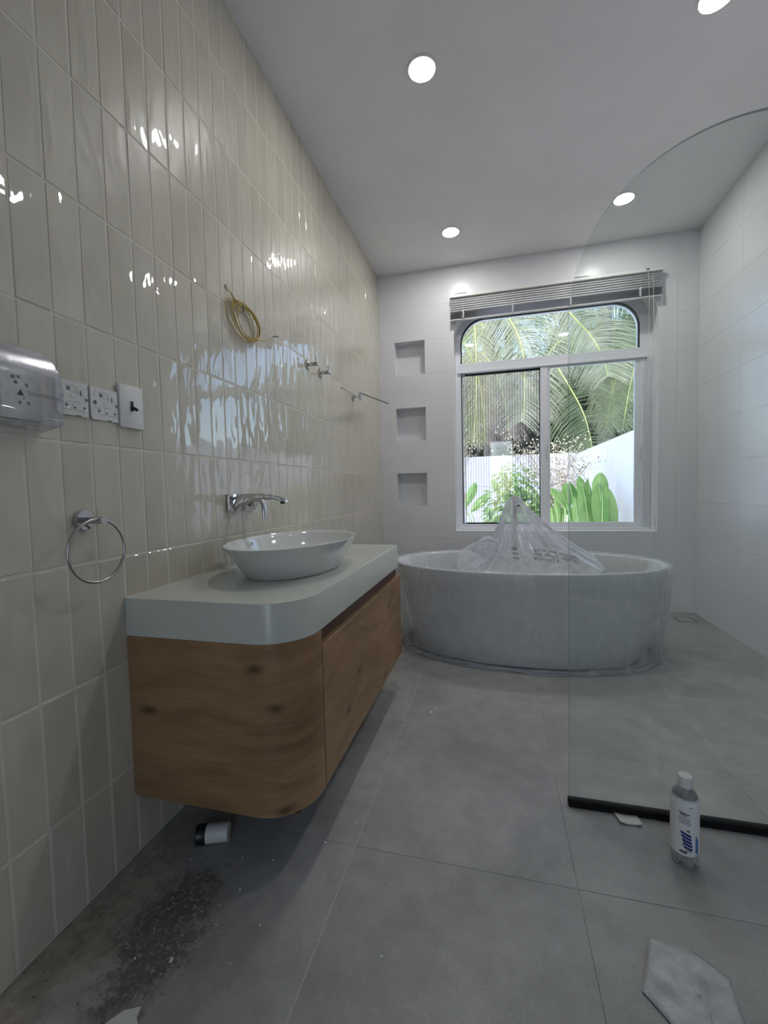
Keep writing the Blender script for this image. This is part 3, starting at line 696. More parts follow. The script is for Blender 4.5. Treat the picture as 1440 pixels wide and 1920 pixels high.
# ================================================================== SHOWER SCREEN
ss = thing('shower_screen', (1.236, 1.44, 0), 'fixed shower glass panel with a large rounded top corner', 'glass panel')
GX0, GY0, GY1 = 1.236, 1.435, 1.445
outg = [(W - .002, .012), (GX0, .012)] + [(GX0, .3 * k) for k in range(1, 6)] + arc(1.741, 1.535, .505, 180, 90, 40) + [(1.9, 2.04), (W - .002, 2.04)]
n = len(outg)
MB().add([(x, y, z) for y in (GY0, GY1) for x, z in outg], [tuple(range(n)), tuple(range(n, 2 * n))[::-1]]).build('glass', 'glass', ss, smooth=False)
MB().add([(x, y, z) for x, z in outg for y in (GY0, GY1)], [(2 * i, 2 * i + 1, 2 * i + 3, 2 * i + 2) for i in range(n - 1)]).build('polished_edge', 'edge', ss, smooth=False)
mb = MB().box(GX0 - .002, W - .002, GY0 - .008, GY1 + .008, .0, .021, .001)
mb.build('floor_channel', 'rubber', ss, smooth=False)

# ================================================================== BATHTUB
TX, TY, TZ = 1.178, 2.88, .56
tub = thing('bathtub', (TX, TY, 0), 'white oval freestanding bathtub wrapped in clear plastic film below the window', 'bathtub')
TA, TB = .822, .468
rings = []
for f, z in [(.60, .0), (.80, .0), (.825, .006), (.85, .06), (.885, .18), (.925, .32), (.962, .44), (.988, .52), (.995, .545), (1.0, .552), (.997, .558), (.985, .5605), (.972, .557), (.962, .545), (.945, .48), (.915, .34), (.87, .22), (.80, .15), (.68, .115), (.4, .105), (.02, .10)]:
    rings.append(ell(TX, TY, z, TA * f, TB * f if z > .1 or f > .9 else TB * f * .97, 96, 2.15))
MB().loft(rings, (True, True)).build('shell', 'acrylic', tub, angle=50)
MB().lathe([(0, .112), (.028, .112), (.032, .106)], (TX, TY, 0)).build('waste_cover', 'chrome', tub)
# filler
ft = thing('bath_filler', (1.158, 3.46, 0), 'chrome floor-standing bath filler under the plastic bag', 'tap')
MB().lathe([(.045, 0), (.045, .008), (.018, .012), (.016, .02)], (1.165, 3.46, 0)).build('base', 'chrome', ft)
MB().tube([(1.165, 3.46, .01), (1.165, 3.46, .91)], .016, 18).build('riser', 'satin', ft)
MB().tube([(1.165, 3.46, .905), (1.165, 3.46, .935), (1.16, 3.42, .945)], [.022, .026, .020], 18).build('mixer_body', 'satin', ft)
MB().tube(crom([(1.165, 3.46, .905), (1.17, 3.40, .909), (1.175, 3.31, .905), (1.178, 3.25, .897)], 4), .015, 14, flat=.55).build('spout', 'satin', ft)
MB().tube([(1.165, 3.46, .93), (1.15, 3.47, .962)], [.012, .008], 10).build('lever', 'satin', ft)
# plastic film
pf = thing('plastic_film', (TX, TY - .45, 0), 'thin clear plastic bag draped over the bathtub and peaked over its filler', 'plastic sheet')
def fold(t, k, s_): return sin(t * k + 2.3 * sin(t * 3 + s_)) * (.55 + .45 * sin(t * 2.1 + s_ * 2))
rings = []; nR = 288
for i, (f, z) in enumerate([(1.008, .568), (1.022, .562), (1.026, .54), (1.02, .47), (1.012, .38), (1.004, .28), (.992, .18), (.972, .10), (.955, .05), (.952, .022), (.965, .008), (.985, .004)]):
    amp = .0015 + .020 * (1 - z / .57) ** 1.5
    def ff(j, t, f=f, amp=amp, z=z): return f + amp * (.45 * (1 - 2 * abs(sin(t * 6.5 + 1.4 * sin(t * 2) + z * 3))) + .6 * nz(cos(t) * 2.5, sin(t) * 2.5, z * 3) + .25 * nz(cos(t) * 8, sin(t) * 8, z * 5))
    R = ell(TX - (.0 if z > .2 else .0), TY, z, TA, TB, nR, 2.15, ff)
    if z < .09: R = [(x, y, max(.002, q + (.03 * max(0, nz(x * 9, y * 9, 3.)) if z > .01 else .004 * abs(nz(x * 30, y * 30))))) for x, y, q in R]
    rings.append(R)
MB().loft(rings).build('outer_skirt', 'film', pf, angle=180)
rings = []
for i, (f, z) in enumerate([(1.022, .562), (1.008, .568), (.985, .566), (.955, .55), (.92, .50), (.86, .43), (.77, .37), (.63, .33), (.45, .315), (.25, .31), (.05, .305)]):
    def ff(j, t, f=f): return f * (1 + (.02 if f < .95 else .001) * fold(t, 17, 2.))
    R = ell(TX, TY, z, TA, TB, nR, 2.15, ff)
    if f < .97: R = [(x, y, q + .06 * nz(x * 4, y * 4, 2.) * min(1, (1 - f) * 5) + .03 * (.5 - abs(nz(x * 8, y * 5, 5.)) * 2) * min(1, (1 - f) * 6)) for x, y, q in R]
    rings.append(R)
MB().loft(rings).build('inner_lining', 'film', pf, angle=180)
for k, (f, z, r_, sd_) in enumerate([(.945, .018, .012, 1.), (.958, .011, .009, 5.), (.932, .040, .007, 9.)]):
    P = []
    for j in range(200):
        t = 2 * pi * j / 200; w_ = f + .012 * nz(t * 3, sd_) + .006 * nz(t * 11, sd_)
        P.append((TX + TA * w_ * math.copysign(abs(cos(t)) ** .93, cos(t)), TY + TB * w_ * math.copysign(abs(sin(t)) ** .93, sin(t)), max(.004, z + .014 * nz(cos(t) * 4, sin(t) * 4, sd_))))
    MB().tube(P, [r_ * (1 + .6 * nz(j * .11, sd_)) for j in range(200)], 7, closed=True, flat=.5).build('gathered_hem', 'film', pf, angle=180)
# peak over the filler: rings interpolated from the tip to a hand-laid skirt line
skirt = [(1.66, 3.02, .50), (1.50, 2.78, .46), (1.32, 2.66, .42), (1.14, 2.62, .41), (.98, 2.66, .41), (.88, 2.78, .44), (.80, 2.95, .50), (.80, 3.14, .56), (.88, 3.34, .57), (.98, 3.56, .50), (1.20, 3.62, .46), (1.40, 3.52, .52), (1.58, 3.34, .56)]
SK = crom(skirt + [skirt[0]], 20)[:-1]; tip = Vector((1.145, 3.44, .975)); rings = []; nS = len(SK); nk = 22
for k in range(nk + 1):
    u = k / nk; R = []
    for j, s_ in enumerate(SK):
        a = 2 * pi * j / nS; d = Vector((s_.x - tip.x, s_.y - tip.y, 0)); r0 = .058 * min(1, u * 9) ** .6
        hz = Vector((tip.x, tip.y, 0)) + d.normalized() * r0 + d * max(0, (u - .04) / .96) ** 1.12
        left = max(0, -d.normalized().x) ** 1.5
        sag = -.10 * sin(pi * u) * (1 - .75 * max(0, d.normalized().x)) - .10 * left * sin(pi * min(1, u * 1.25)) * (u < .8)
        zz = tip.z + (s_.z - tip.z) * (u ** (1.0 if u > .1 else 1.25)) + sag
        fo = .55 * (1 - 2 * abs(sin(a * 5 + 1.5 * sin(a * 2 + 1) + .5 * u))) + .3 * (1 - 2 * abs(sin(a * 11 + 1.2 * u + sin(a * 3)))) + .35 * nz(cos(a) * 3, sin(a) * 3, u * 1.2)
        amp = .026 * sin(pi * min(1, u * .8 + .08)) * min(1, u * 4)
        n_ = d.normalized(); zz += fo * amp * .6; hz += n_ * fo * amp * .8
        if left > .25 and u > .62: zz += .045 * left * sin(pi * (u - .62) / .38) * (1 + .5 * nz(a * 3, u * 5)); 
        R.append((hz.x, hz.y, zz))
    rings.append(R)
tent = MB().loft(rings, (True, False)); tent_o = tent.build('tap_hood', 'tent', pf, angle=180)
# crumpled spare bag end, left of the hood
rings = []
for k in range(15):
    u = k / 14; R = []
    for j in range(60):
        a = 2 * pi * j / 60; rr = (.015 + .085 * sin(pi * min(1, u * .78 + .05)) ** .8) * (1 + .35 * nz(cos(a) * 1.8, sin(a) * 1.8, u * 3) + .10 * (1 - 2 * abs(sin(a * 6 + 3 * u))))
        R.append((.86 + .20 * u + .02 * nz(a * 2, u * 3), 3.14 + .06 * u + rr * cos(a) * .8, .575 + .045 * sin(pi * u) + rr * sin(a) * .62))
    rings.append(R)
MB().loft(rings, (True, False)).build('crumpled_end', 'tent', pf, angle=180)
# mirrored safety print on the far layer, laid on the hood
bv = BVHTree.FromPolygons([Vector(v) for v in tent.V], [f for f in tent.F])
camo = Vector((1.0119, 0, 1.0313))
mb = MB()
def lay(txt, size, x, z, mirror=True, bold=0, slope=0.):
    V, F = text_mesh(txt, size, (1, 0, slope), (0, 0, 1), (x, 2.5, z), mirror); W_ = []
    for v in V:
        h = bv.ray_cast(Vector((v.x, 2.3, v.z)), Vector((0, 1, 0)))
        y = h[0].y - .004 if h[0] else 2.8
        W_.append((v.x, y, v.z))
    MB().add(W_, F).build('lettering', 'mark', pf, smooth=False)
lay('keep this bag', .027, 1.265, .600, slope=-.10); lay('in cribs, beds,', .027, 1.262, .577, slope=-.10); lay('& Discard bag', .027, 1.262, .554, slope=-.10)
lay('away from', .026, 1.425, .580, slope=-.25); lay('carriages', .026, 1.435, .557, slope=-.20)
lay('alls', .028, 1.122, .604); lay('eve', .027, 1.128, .580); lay('ebn', .027, 1.130, .556); lay('-', .03, 1.205, .60); lay('1', .026, 1.045, .550)

# ================================================================== THINGS ON THE FLOOR
bt = thing('water_bottle', (1.506, 1.288, 0), 'clear plastic drink bottle with white cap standing by the shower screen', 'bottle')
bx_, by_ = 1.506, 1.288
rings = []
for r, z in [(.012, .010), (.022, .004), (.028, .001), (.0315, .006), (.0325, .018), (.032, .030), (.033, .045), (.033, .10), (.0325, .15), (.033, .172), (.031, .185), (.026, .198), (.018, .207), (.0135, .212), (.0135, .224)]:
    R = []
    for j in range(60):
        a = 2 * pi * j / 60; k = 1 - (.16 * max(0, sin(a * 5)) * max(0, 1 - z / .03)) ; R.append((bx_ + r * k * cos(a), by_ + r * k * sin(a), z + (.012 * max(0, sin(a * 5)) if z < .012 else 0)))
    rings.append(R)
MB().loft(rings, (True, False)).build('bottle_body', 'pet', bt, angle=70)
MB().lathe([(.0165, .211), (.017, .213), (.017, .2385), (.0158, .2405), (0, .2405)], (bx_, by_, 0), n=32).build('cap', 'white', bt)
lb = MB().lathe([(.0334, .036), (.0336, .038), (.0336, .168), (.0332, .176), (.0300, .188)], (bx_, by_, 0), n=48)
lb.F = [f for f in lb.F if len(f) == 4]
lo_ = lb.build('label_wrap', 'label', bt, angle=70)
def wrap(pts, mat, name='label_print', r=.0341, rz=None):
    mb = MB()
    for P in pts:
        V = []
        for s_, z in P: 
            a = -pi / 2 - .15 + s_ / r; rad = r if z < .168 else r - (z - .168) * .19
            V.append((bx_ + rad * cos(a), by_ + rad * sin(a), z))
        mb.add(V, [tuple(range(len(P)))])
    mb.build(name, mat, lo_, smooth=False, recalc=False)
def rc(a, z0, b, z1, sk=0):
    n_ = max(1, int((b - a) / .004)); out = []
    for i in range(n_):
        s0 = a + (b - a) * i / n_; s1 = a + (b - a) * (i + 1) / n_; out.append([(s0, z0 + sk * s0), (s1, z0 + sk * s1), (s1, z1 + sk * s1), (s0, z1 + sk * s0)])
    return out
sh_ = []
for i in range(5): sh_ += rc(-.016 + i * .002, .092 - i * .009, .008 + .001 * i, .099 - i * .009, -.35)
wrap(sh_, 'blue')
wrap(rc(-.014, .060, .012, .063, -.3) + rc(-.012, .073, .006, .0755, -.3) + rc(-.006, .050, .008, .053, -.2), 'gold')
wrap(rc(-.002, .104, .005, .110, -.2), 'red')
wrap(rc(.020, .060, .026, .105, -.6), 'lblue'); wrap(rc(.0265, .055, .030, .098, -.6), 'lblue')
wrap(rc(.002, .170, .012, .183), 'lblue')
wrap(rc(-.020, .150, .004, .1530, -.15) + rc(-.018, .1455, -.002, .148, -.15), 'mark'); wrap(rc(-.018, .043, -.001, .0485, -.1), 'mark'); wrap(rc(.018, .0395, .024, .041), 'mark')
wrap(sum([rc(-.020, .140 - i * .0035, .006, .1415 - i * .0035, -.15) for i in range(6)], []), 'greyl')
cn = thing('small_canister', (.19, 1.05, 0), 'small white and black roll lying on the floor under the vanity', 'canister')
e0, e1 = Vector((.150, 1.032, .0272)), Vector((.236, 1.066, .0272)); dv = (e1 - e0).normalized(); em = e0 + dv * .029
MB().tube([e0, e0 + dv * .003, e0 + dv * .027, em], [.024, .027, .027, .0255], 32).build('black_cap', 'black', cn, angle=40)
MB().tube([em, em + dv * .001, e1 - dv * .001, e1, e1, e1 - dv * .01], [.0245, .0255, .0255, .0245, .0215, .021], 32).build('white_sleeve', 'white', cn, angle=40)
cd = MB(); 
pts = [(1.365, 1.428), (1.372, 1.384), (1.435, 1.387), (1.428, 1.427)]
V = []
for i in range(5):
    for k in range(3):
        a = Vector(pts[1]).lerp(Vector(pts[2]), i / 4); b = Vector(pts[0]).lerp(Vector(pts[3]), i / 4); q = a.lerp(b, k / 2); V.append((q.x, q.y, .0035 + .007 * ((i - 2) / 2) ** 2 * (1 - k / 3)))
cd.add(V, [(i * 3 + k, i * 3 + 3 + k, i * 3 + 4 + k, i * 3 + 1 + k) for i in range(4) for k in range(2)])
props(cd.build('paper_card', 'paper', solid=.0012), 'small white curled card on the floor in front of the shower screen', 'card')
# crumpled wrap sheet
poly = [Vector(p) for p in [(1.341, 1.036), (1.424, 1.026), (1.474, .984), (1.462, .90), (1.425, .80), (1.36, .83), (1.293, .918)]]
ce = sum(poly, Vector((0, 0))) / len(poly); mb = MB(); V = []; F = []; nb = 56; kk = 8
bd = []
for i in range(len(poly)):
    for s_ in range(8): bd.append(poly[i].lerp(poly[(i + 1) % len(poly)], s_ / 8))
for k in range(kk + 1):
    f = k / kk
    for q in bd:
        p = ce.lerp(q, max(f, .01)); V.append((p.x + .003 * nz(q.x * 40, q.y * 40) * f, p.y, .003 + .010 * (1 - f ** 4) * (.5 + .5 * nz(p.x * 30, p.y * 30, 1.)) + .002 * abs(nz(p.x * 80, p.y * 60)) + (.001 if k < kk else 0)))
nb = len(bd)
for k in range(kk):
    for j in range(nb): F.append((k * nb + j, k * nb + (j + 1) % nb, (k + 1) * nb + (j + 1) % nb, (k + 1) * nb + j))
props(MB().add(V, F).build('plastic_wrap_sheet', 'foam', angle=180, solid=.0012), 'crumpled translucent plastic sheet lying on the floor at the bottom corner', 'plastic sheet')
sc_ = MB().prism([(.262, .612), (.283, .643), (.312, .657), (.318, .640), (.345, .62), (.33, .58), (.28, .58)], .001, .004)
props(sc_.build('paper_scrap', 'paper', angle=20), 'torn pale scrap on the floor at the bottom edge, near the tiled wall', 'scrap')
# floor drain
dr = thing('floor_drain', (2.41, 3.66, 0), 'small square tile-insert floor drain in the far corner', 'drain')
mb = MB(); ring_prism(mb, [(0, 0)] * 0 or [(2.345, 3.60), (2.465, 3.60), (2.465, 3.72), (2.345, 3.72)], [(2.352, 3.607), (2.458, 3.607), (2.458, 3.713), (2.352, 3.713)], 0, .001)
mb.V = [(x, z, y + .0005) for x, y, z in mb.V]; mb.build('slot', 'black', dr, smooth=False)
MB().box(2.353, 2.457, 3.608, 3.712, 0.0003, .0012).build('tile_insert', 'floor', dr, smooth=False)
# plaster chips
spots = [(.308, .745), (.72, 1.915), (.735, 1.955), (.40, 1.03), (.31, 1.02), (.56, 1.35), (.585, 1.21), (.46, .86), (.225, .73), (.49, .66), (.86, .92), (.68, 1.62), (.52, 1.12), (.80, 2.05), (.62, 1.78), (1.02, 1.28), (.36, .93), (.17, .98), (.27, .88), (.44, .77), (.76, .86), (.66, 2.32), (.90, 2.30)]
rc_ = random.Random(11); cm_ = None
for i, (x, y) in enumerate(spots):
    if cm_ is None:
        bm = bmesh.new(); bmesh.ops.create_icosphere(bm, subdivisions=1, radius=1)
        for v in bm.verts: v.co *= 1 + rc_.uniform(-.3, .3)
        o = MB().bm(bm).build('plaster_chip', 'chip', smooth=False); cm_ = o.data
    else: o = bpy.data.objects.new('plaster_chip', cm_); C.objects.link(o)
    s_ = .0065 if i in (0, 1) else rc_.uniform(.0018, .004)
    o.scale = (s_, s_ * rc_.uniform(.6, 1.4), s_ * .45); o.location = (x, y, s_ * .42); o.rotation_euler = (0, 0, rc_.uniform(0, 6))
    props(o, {0: 'larger white plaster chip beside the dark cement patch on the floor', 1: 'larger pale plaster chip on the floor between vanity and bathtub'}.get(i, 'tiny white plaster chip scattered on the grey floor'), 'chip', 'plaster chips on the floor')
mb = MB(); rc_ = random.Random(5)
for i in range(420):
    if i < 260: x, y = rc_.gauss(.235, .045), rc_.gauss(.79, .09)
    else: x, y = abs(rc_.gauss(.03, .05)) + .006, rc_.uniform(.6, 1.6)
    if x < .008: continue
    s_ = rc_.uniform(.0008, .0032); a = rc_.uniform(0, 6)
    mb.add([(x + s_ * cos(a), y + s_ * sin(a), 0), (x + s_ * cos(a + 2), y + s_ * sin(a + 2), 0), (x + s_ * cos(a + 4), y + s_ * sin(a + 4), 0), (x, y, s_ * .8)], [(0, 1, 3), (1, 2, 3), (2, 0, 3), (0, 2, 1)])
mp2 = MB()
for i in range(160):
    x, y = rc_.gauss(.26, .07), rc_.gauss(.84, .13)
    if x < .012 or y > 1.02: continue
    s_ = rc_.uniform(.0007, .0022); a = rc_.uniform(0, 6)
    mp2.add([(x + s_ * cos(a), y + s_ * sin(a), 0), (x + s_ * cos(a + 2), y + s_ * sin(a + 2), 0), (x + s_ * cos(a + 4), y + s_ * sin(a + 4), 0), (x, y, s_ * .8)], [(0, 1, 3), (1, 2, 3), (2, 0, 3), (0, 2, 1)])
props(mp2.build('plaster_crumbs', 'chip', smooth=False), 'tiny pale plaster crumbs around the dark cement patch on the floor', 'debris', kind='stuff')
props(mb.build('cement_crumbs', 'dirt', smooth=False), 'crumbs of dried cement along the foot of the tiled wall', 'debris', kind='stuff')

# ================================================================== GARDEN OUTSIDE
def px(x, y, Y):
    d = cf + cr * ((x - 720) / 802.0) - cu * ((y - 960) / 802.0); return camo + d * (Y / d.y)
struct(MB().box(-40, 60, D + .36, 80, -.3, -.06).build('ground', 'soil', smooth=False))
struct(MB().box(-6, 2.8, D + .34, 10.8, -.3, -.02).build('garden_paving', 'pave', smooth=False))
gw = MB().box(-6, 2.95, 10.8, 10.95, -.3, 1.80); o = struct(gw.build('garden_wall', 'gwall', smooth=False))
MB().box(-6, 2.79, 10.789, 10.7995, 1.083, 1.089).build('wall_joint', 'joint', o, smooth=False)
MB().box(-6, .95, 9.9, 10.8, -.3, .40, .01).build('planter_ledge', 'gwall', o, smooth=False)
struct(MB().box(2.8, 2.95, D + .34, 10.8, -.3, 1.75).build('garden_side_wall', 'gwall', smooth=False))
go = thing('outdoor_socket', (2.8, 8.24, 1.52), 'small grey outlet on the white garden side wall', 'socket')
MB().box(2.785, 2.8, 8.12, 8.36, 1.46, 1.60, .004).build('plate', 'white', go); MB().box(2.783, 2.786, 8.19, 8.29, 1.50, 1.55).build('socket_face', 'hole', go)
o = MB().box(2.788, 2.8, 7.75, 7.87, 1.44, 1.62, .003).build('wall_light', 'white'); props(o, 'narrow white fitting beside the outlet on the garden side wall', 'wall light')
o = MB().box(2.788, 2.8, 8.9, 9.02, 1.46, 1.60, .003).build('wall_light', 'white'); props(o, 'narrow white fitting further along the garden side wall, past the outlet', 'wall light')

def leaflets(mb, path, LL, seed, n=60, sides=(1, 1), ref=(0, 1, 0), ang=.55, droop=.5, w=.022, t0=.05, sag_b=0):
    rn = random.Random(seed); path = [Vector(p) for p in path]; m_ = len(path)
    for i in range(n):
        t = t0 + (1 - t0) * i / (n - 1); f = t * (m_ - 1); k = min(int(f), m_ - 2); p = path[k].lerp(path[k + 1], f - k)
        T = (path[k + 1] - path[k]).normalized(); S = T.cross(Vector(ref)).normalized(); B = S.cross(T)
        L = LL * (sin(pi * min(1, .22 + t * .72)) ** .6) * rn.uniform(.85, 1.05)
        for q, sd_ in enumerate((1, -1)):
            if rn.random() > sides[q]: continue
            d = (T * ang + S * sd_ * 1.0 + B * rn.uniform(-.25, .25)).normalized(); a = p.copy(); Vs = []; seg = 4
            dd = droop * rn.uniform(.8, 1.25)
            for s_ in range(seg + 1):
                u = s_ / seg; ww = w * (1 - u ** 1.6) * .5 + .0015; n_ = d.cross(Vector((rn.uniform(-.2, .2), 1, .3))).normalized() * .62
                Vs += [a + n_ * ww, a - n_ * ww]; a = a + d * (L / seg); d = (d + Vector((0, 0, -dd / seg * 1.6))).normalized()
            mb.add(Vs, [(2 * s_, 2 * s_ + 1, 2 * s_ + 3, 2 * s_ + 2) for s_ in range(seg)])
    return mb
def frond(parent, path, LL, seed, mat, **kw):
    rr = kw.pop('rr', .022); P = crom(path, 6)
    f = leaflets(MB(), P, LL, seed, **kw).build('frond', mat, parent, smooth=False, recalc=False)
    MB().tube(P, [rr * (1 - .75 * i / len(P)) for i in range(len(P))], 6).build('midrib', 'rachis', f)
    return f
def palm(x, y, lab, crown=5.6, r=.17, lean=(0, 0)):
    t = thing('coconut_palm', (x, y, -.06), lab, 'palm tree')
    P = [(x + lean[0] * u, y + lean[1] * u, -.1 + (crown + .1) * u) for u in [k / 10 for k in range(11)]]
    MB().tube(P, [r * (1.25 - .35 * k / 10) for k in range(11)], 12).build('trunk', 'trunk', t)
    return t, Vector(P[-1])
# palm whose big fronds hang over the back wall, left part of the window
pa, ca = palm(.9, 13.2, 'coconut palm behind the back garden wall, in the window part by the niches', 7.4)
frond(pa, [px(925, 545, 12.3), px(951, 590, 12.1), px(973, 632, 11.9), px(983, 680, 11.8), px(984, 740, 11.7), px(978, 790, 11.6)], 1.55, 1, 'frond_p', n=110, ang=.62, droop=.45, sides=(1, 1), w=.03)
frond(pa, [px(885, 560, 12.6), px(891, 620, 12.5), px(893, 690, 12.4), px(892, 770, 12.3), px(886, 830, 12.2)], 1.0, 2, 'frond_y', n=80, ang=.8, droop=.4, w=.026)
frond(pa, [px(905, 660, 13.0), px(930, 700, 12.9), px(948, 760, 12.8), px(955, 815, 12.7)], 1.2, 3, 'frond_d', n=70, ang=.9, droop=.8, w=.024)
frond(pa, [px(870, 640, 12.9), px(895, 700, 12.9), px(905, 760, 12.8), px(910, 830, 12.7)], 1.1, 13, 'frond_d', n=70, ang=.9, droop=.8, w=.024)
frond(pa, [px(960, 690, 12.8), px(1000, 730, 12.7), px(1018, 780, 12.7)], 1.1, 14, 'frond_d', n=60, ang=.7, droop=1., w=.024)
pb, cb = palm(4.1, 13.6, 'coconut palm beyond the garden side wall, in the window part by the shower', 7.6)
frond(pb, [px(1045, 560, 12.2), px(1078, 597, 12.0), px(1108, 630, 11.9), px(1130, 668, 11.8), px(1140, 705, 11.7)], 1.35, 4, 'frond_p', n=100, ang=.55, droop=.5, w=.028)
frond(pb, [px(1035, 672, 12.0), px(1066, 722, 11.8), px(1092, 770, 11.6), px(1106, 815, 11.5), px(1112, 850, 11.5)], 1.35, 5, 'frond', n=90, ang=.25, droop=.95, sides=(.55, 1), w=.03)
frond(pb, [px(1200, 600, 12.2), px(1196, 660, 12.1), px(1180, 730, 12.0), px(1168, 800, 11.9)], 1.1, 6, 'frond', n=80, ang=.8, droop=.5, w=.026)
frond(pb, [px(1015, 690, 12.9), px(1040, 650, 12.8), px(1070, 632, 12.7), px(1110, 640, 12.6)], 1.2, 15, 'frond', n=70, ang=.6, droop=.9, w=.028)
frond(pb, [px(1110, 640, 12.9), px(1140, 690, 12.8), px(1150, 740, 12.8), px(1150, 800, 12.7)], 1.2, 16, 'frond_p', n=70, ang=.7, droop=.8, w=.026)
frond(pb, [px(1205, 640, 12.9), px(1170, 680, 12.8), px(1150, 730, 12.8), px(1135, 800, 12.7)], 1.1, 17, 'frond_y', n=50, ang=.8, droop=.7, w=.026)
# palm at the upper right with a leaning dark trunk
pc = thing('coconut_palm', (6.6, 17.5, -.06), 'leaning palm with bare dark trunk in the top corner of the window by the shower', 'palm tree')
MB().tube(crom([(6.4, 17.5, -.1), (4.9, 17.2, 3.6), px(1152, 668, 16.5), px(1180, 622, 16.3), px(1215, 565, 16.2)], 5), .26, 10).build('trunk', 'trunk', pc)
frond(pc, [px(1220, 560, 15.6), px(1180, 560, 15.4), px(1140, 575, 15.2), px(1105, 605, 15.0)], 1.6, 7, 'frond', n=70, ang=.5, droop=.7, w=.035)
frond(pc, [px(1240, 590, 15.4), px(1210, 610, 15.2), px(1175, 645, 15.0), px(1150, 690, 14.9)], 1.5, 8, 'frond', n=70, ang=.5, droop=.7, w=.03)
# palms further back
rp = random.Random(21)
for i, (x, y, cz_, lab) in enumerate([(1.6, 17.0, 7.2, 'coconut palm in the distance behind the middle window post'), (5.2, 18.0, 6.6, 'distant coconut palm behind the side wall palm'), (-.6, 16.0, 7.0, 'distant coconut palm at the niche edge of the window'), (3.3, 15.6, 8.6, 'tall coconut palm whose crown shows in the top light')]):
    t, c0 = palm(x, y, lab, cz_, .15)
    for k in range(13):
        a = 2 * pi * k / 13 + rp.uniform(-.2, .2); L = rp.uniform(3.2, 4.2); el = rp.uniform(.1, .9)
        P = [c0 + Vector((cos(a) * L * u * (1 - .25 * u), sin(a) * L * u * (1 - .25 * u), L * (el * u - (el * .6 + .75) * u * u))) for u in (0, .25, .5, .75, 1)]
        frond(t, P, 1.0, 100 + i * 20 + k, rp.choice(['frond', 'frond', 'frond_p', 'frond_d']), n=42, ref=(0, 0, 1), ang=.7, droop=1.3, w=.04, rr=.03)
# dark trees behind everything
def leafcloud(mb, c, r, n, s, rn):
    for i in range(n):
        while True:
            q = Vector((rn.uniform(-1, 1), rn.uniform(-1, 1), rn.uniform(-1, 1)))
            if q.length < 1: break
        p = Vector(c) + Vector((q.x * r[0], q.y * r[1], q.z * r[2])); a = Vector((rn.gauss(0, 1), rn.gauss(0, 1), rn.gauss(0, 1))).normalized(); b = a.orthogonal().normalized(); e = a.cross(b)
        L = s * rn.uniform(.6, 1.3); mb.add([p - b * L, p + e * L * .35, p + b * L, p - e * L * .35], [(0, 1, 2, 3)])
rn = random.Random(9)
for i, (x, y, h_, r, lab) in enumerate([(-.3, 20, 6.0, 2.4, 'dark leafy tree in the distance behind the niche-side palm'), (3.2, 20.5, 5.6, 2.6, 'dark leafy tree in the distance behind the window post'), (6.8, 19.5, 6.4, 2.6, 'dark leafy tree in the distance above the side wall')]):
    t = thing('broadleaf_tree', (x, y, -.06), lab, 'tree')
    MB().tube([(x, y, -.1), (x + .1, y, 2), (x, y, h_ * .6)], [.22, .18, .12], 10).build('trunk', 'trunk', t)
    mb = MB()
    for k in range(14): leafcloud(mb, (x + rn.uniform(-1, 1) * r * .75, y + rn.uniform(-.8, .8), 1.2 + (h_ - 1.2) * k / 13), (r * .8, 1.3, 1.0), 800, .19, rn)
    o = mb.build('foliage', 'dark', t, smooth=False, recalc=False); o['kind'] = 'stuff'
# low dark hedge behind the wall
for x0_, lab in ((-1.2, 'dark undergrowth right behind the back garden wall'),):
    mb = MB()
    for k in range(26): leafcloud(mb, (x0_ + k * .36, 15.2 + rn.uniform(-.3, .3), 2.1 + rn.uniform(-.6, 1.7)), (.8, .6, 1.2), 330, .15, rn)
    props(mb.build('undergrowth', 'dark', smooth=False, recalc=False), lab, 'bushes', kind='stuff')
# green shrub
sb_ = thing('leafy_shrub', (1.75, 7.6, 0), 'rounded bright green shrub seen behind the peaked plastic bag', 'shrub')
mb = MB(); rn = random.Random(4)
cs = px(975, 940, 7.6)
blobs = [(px(962, 905, 7.6), .32), (px(990, 925, 7.6), .36), (px(945, 945, 7.6), .34), (px(1000, 965, 7.6), .36), (px(965, 965, 7.6), .36), (px(928, 968, 7.6), .20), (px(985, 1000, 7.6), .42), (px(1008, 935, 7.6), .22), (px(955, 890, 7.6), .14), (px(940, 1010, 7.6), .36)]
for c, r in blobs:
    for i in range(int(2500 * r * r)):
        a = Vector((rn.gauss(0, 1), rn.gauss(0, 1), rn.gauss(0, 1))).normalized(); p = c + a * r * rn.uniform(.75, 1.05); d = (a + Vector((rn.uniform(-.8, .8), rn.uniform(-.8, .8), -.7))).normalized()
        w_ = d.cross(a + Vector((.01, .02, .03))).normalized(); L = rn.uniform(.08, .15); n_ = d.cross(w_).normalized() * .012
        mb.add([p, p + d * L * .4 + w_ * L * .2, p + d * L, p + d * L * .4 - w_ * L * .2, p + d * L * .5 - n_], [(0, 1, 4), (1, 2, 4), (2, 3, 4), (3, 0, 4)])
o = mb.build('foliage', 'bush', sb_, smooth=False, recalc=False); o['kind'] = 'stuff'
for k in range(5): MB().tube([(1.7 + .08 * k, 7.6, -.02), (1.55 + .13 * k, 7.6 + .05 * (k % 2), .75)], [.02, .012], 6).build('stem', 'twig', sb_)
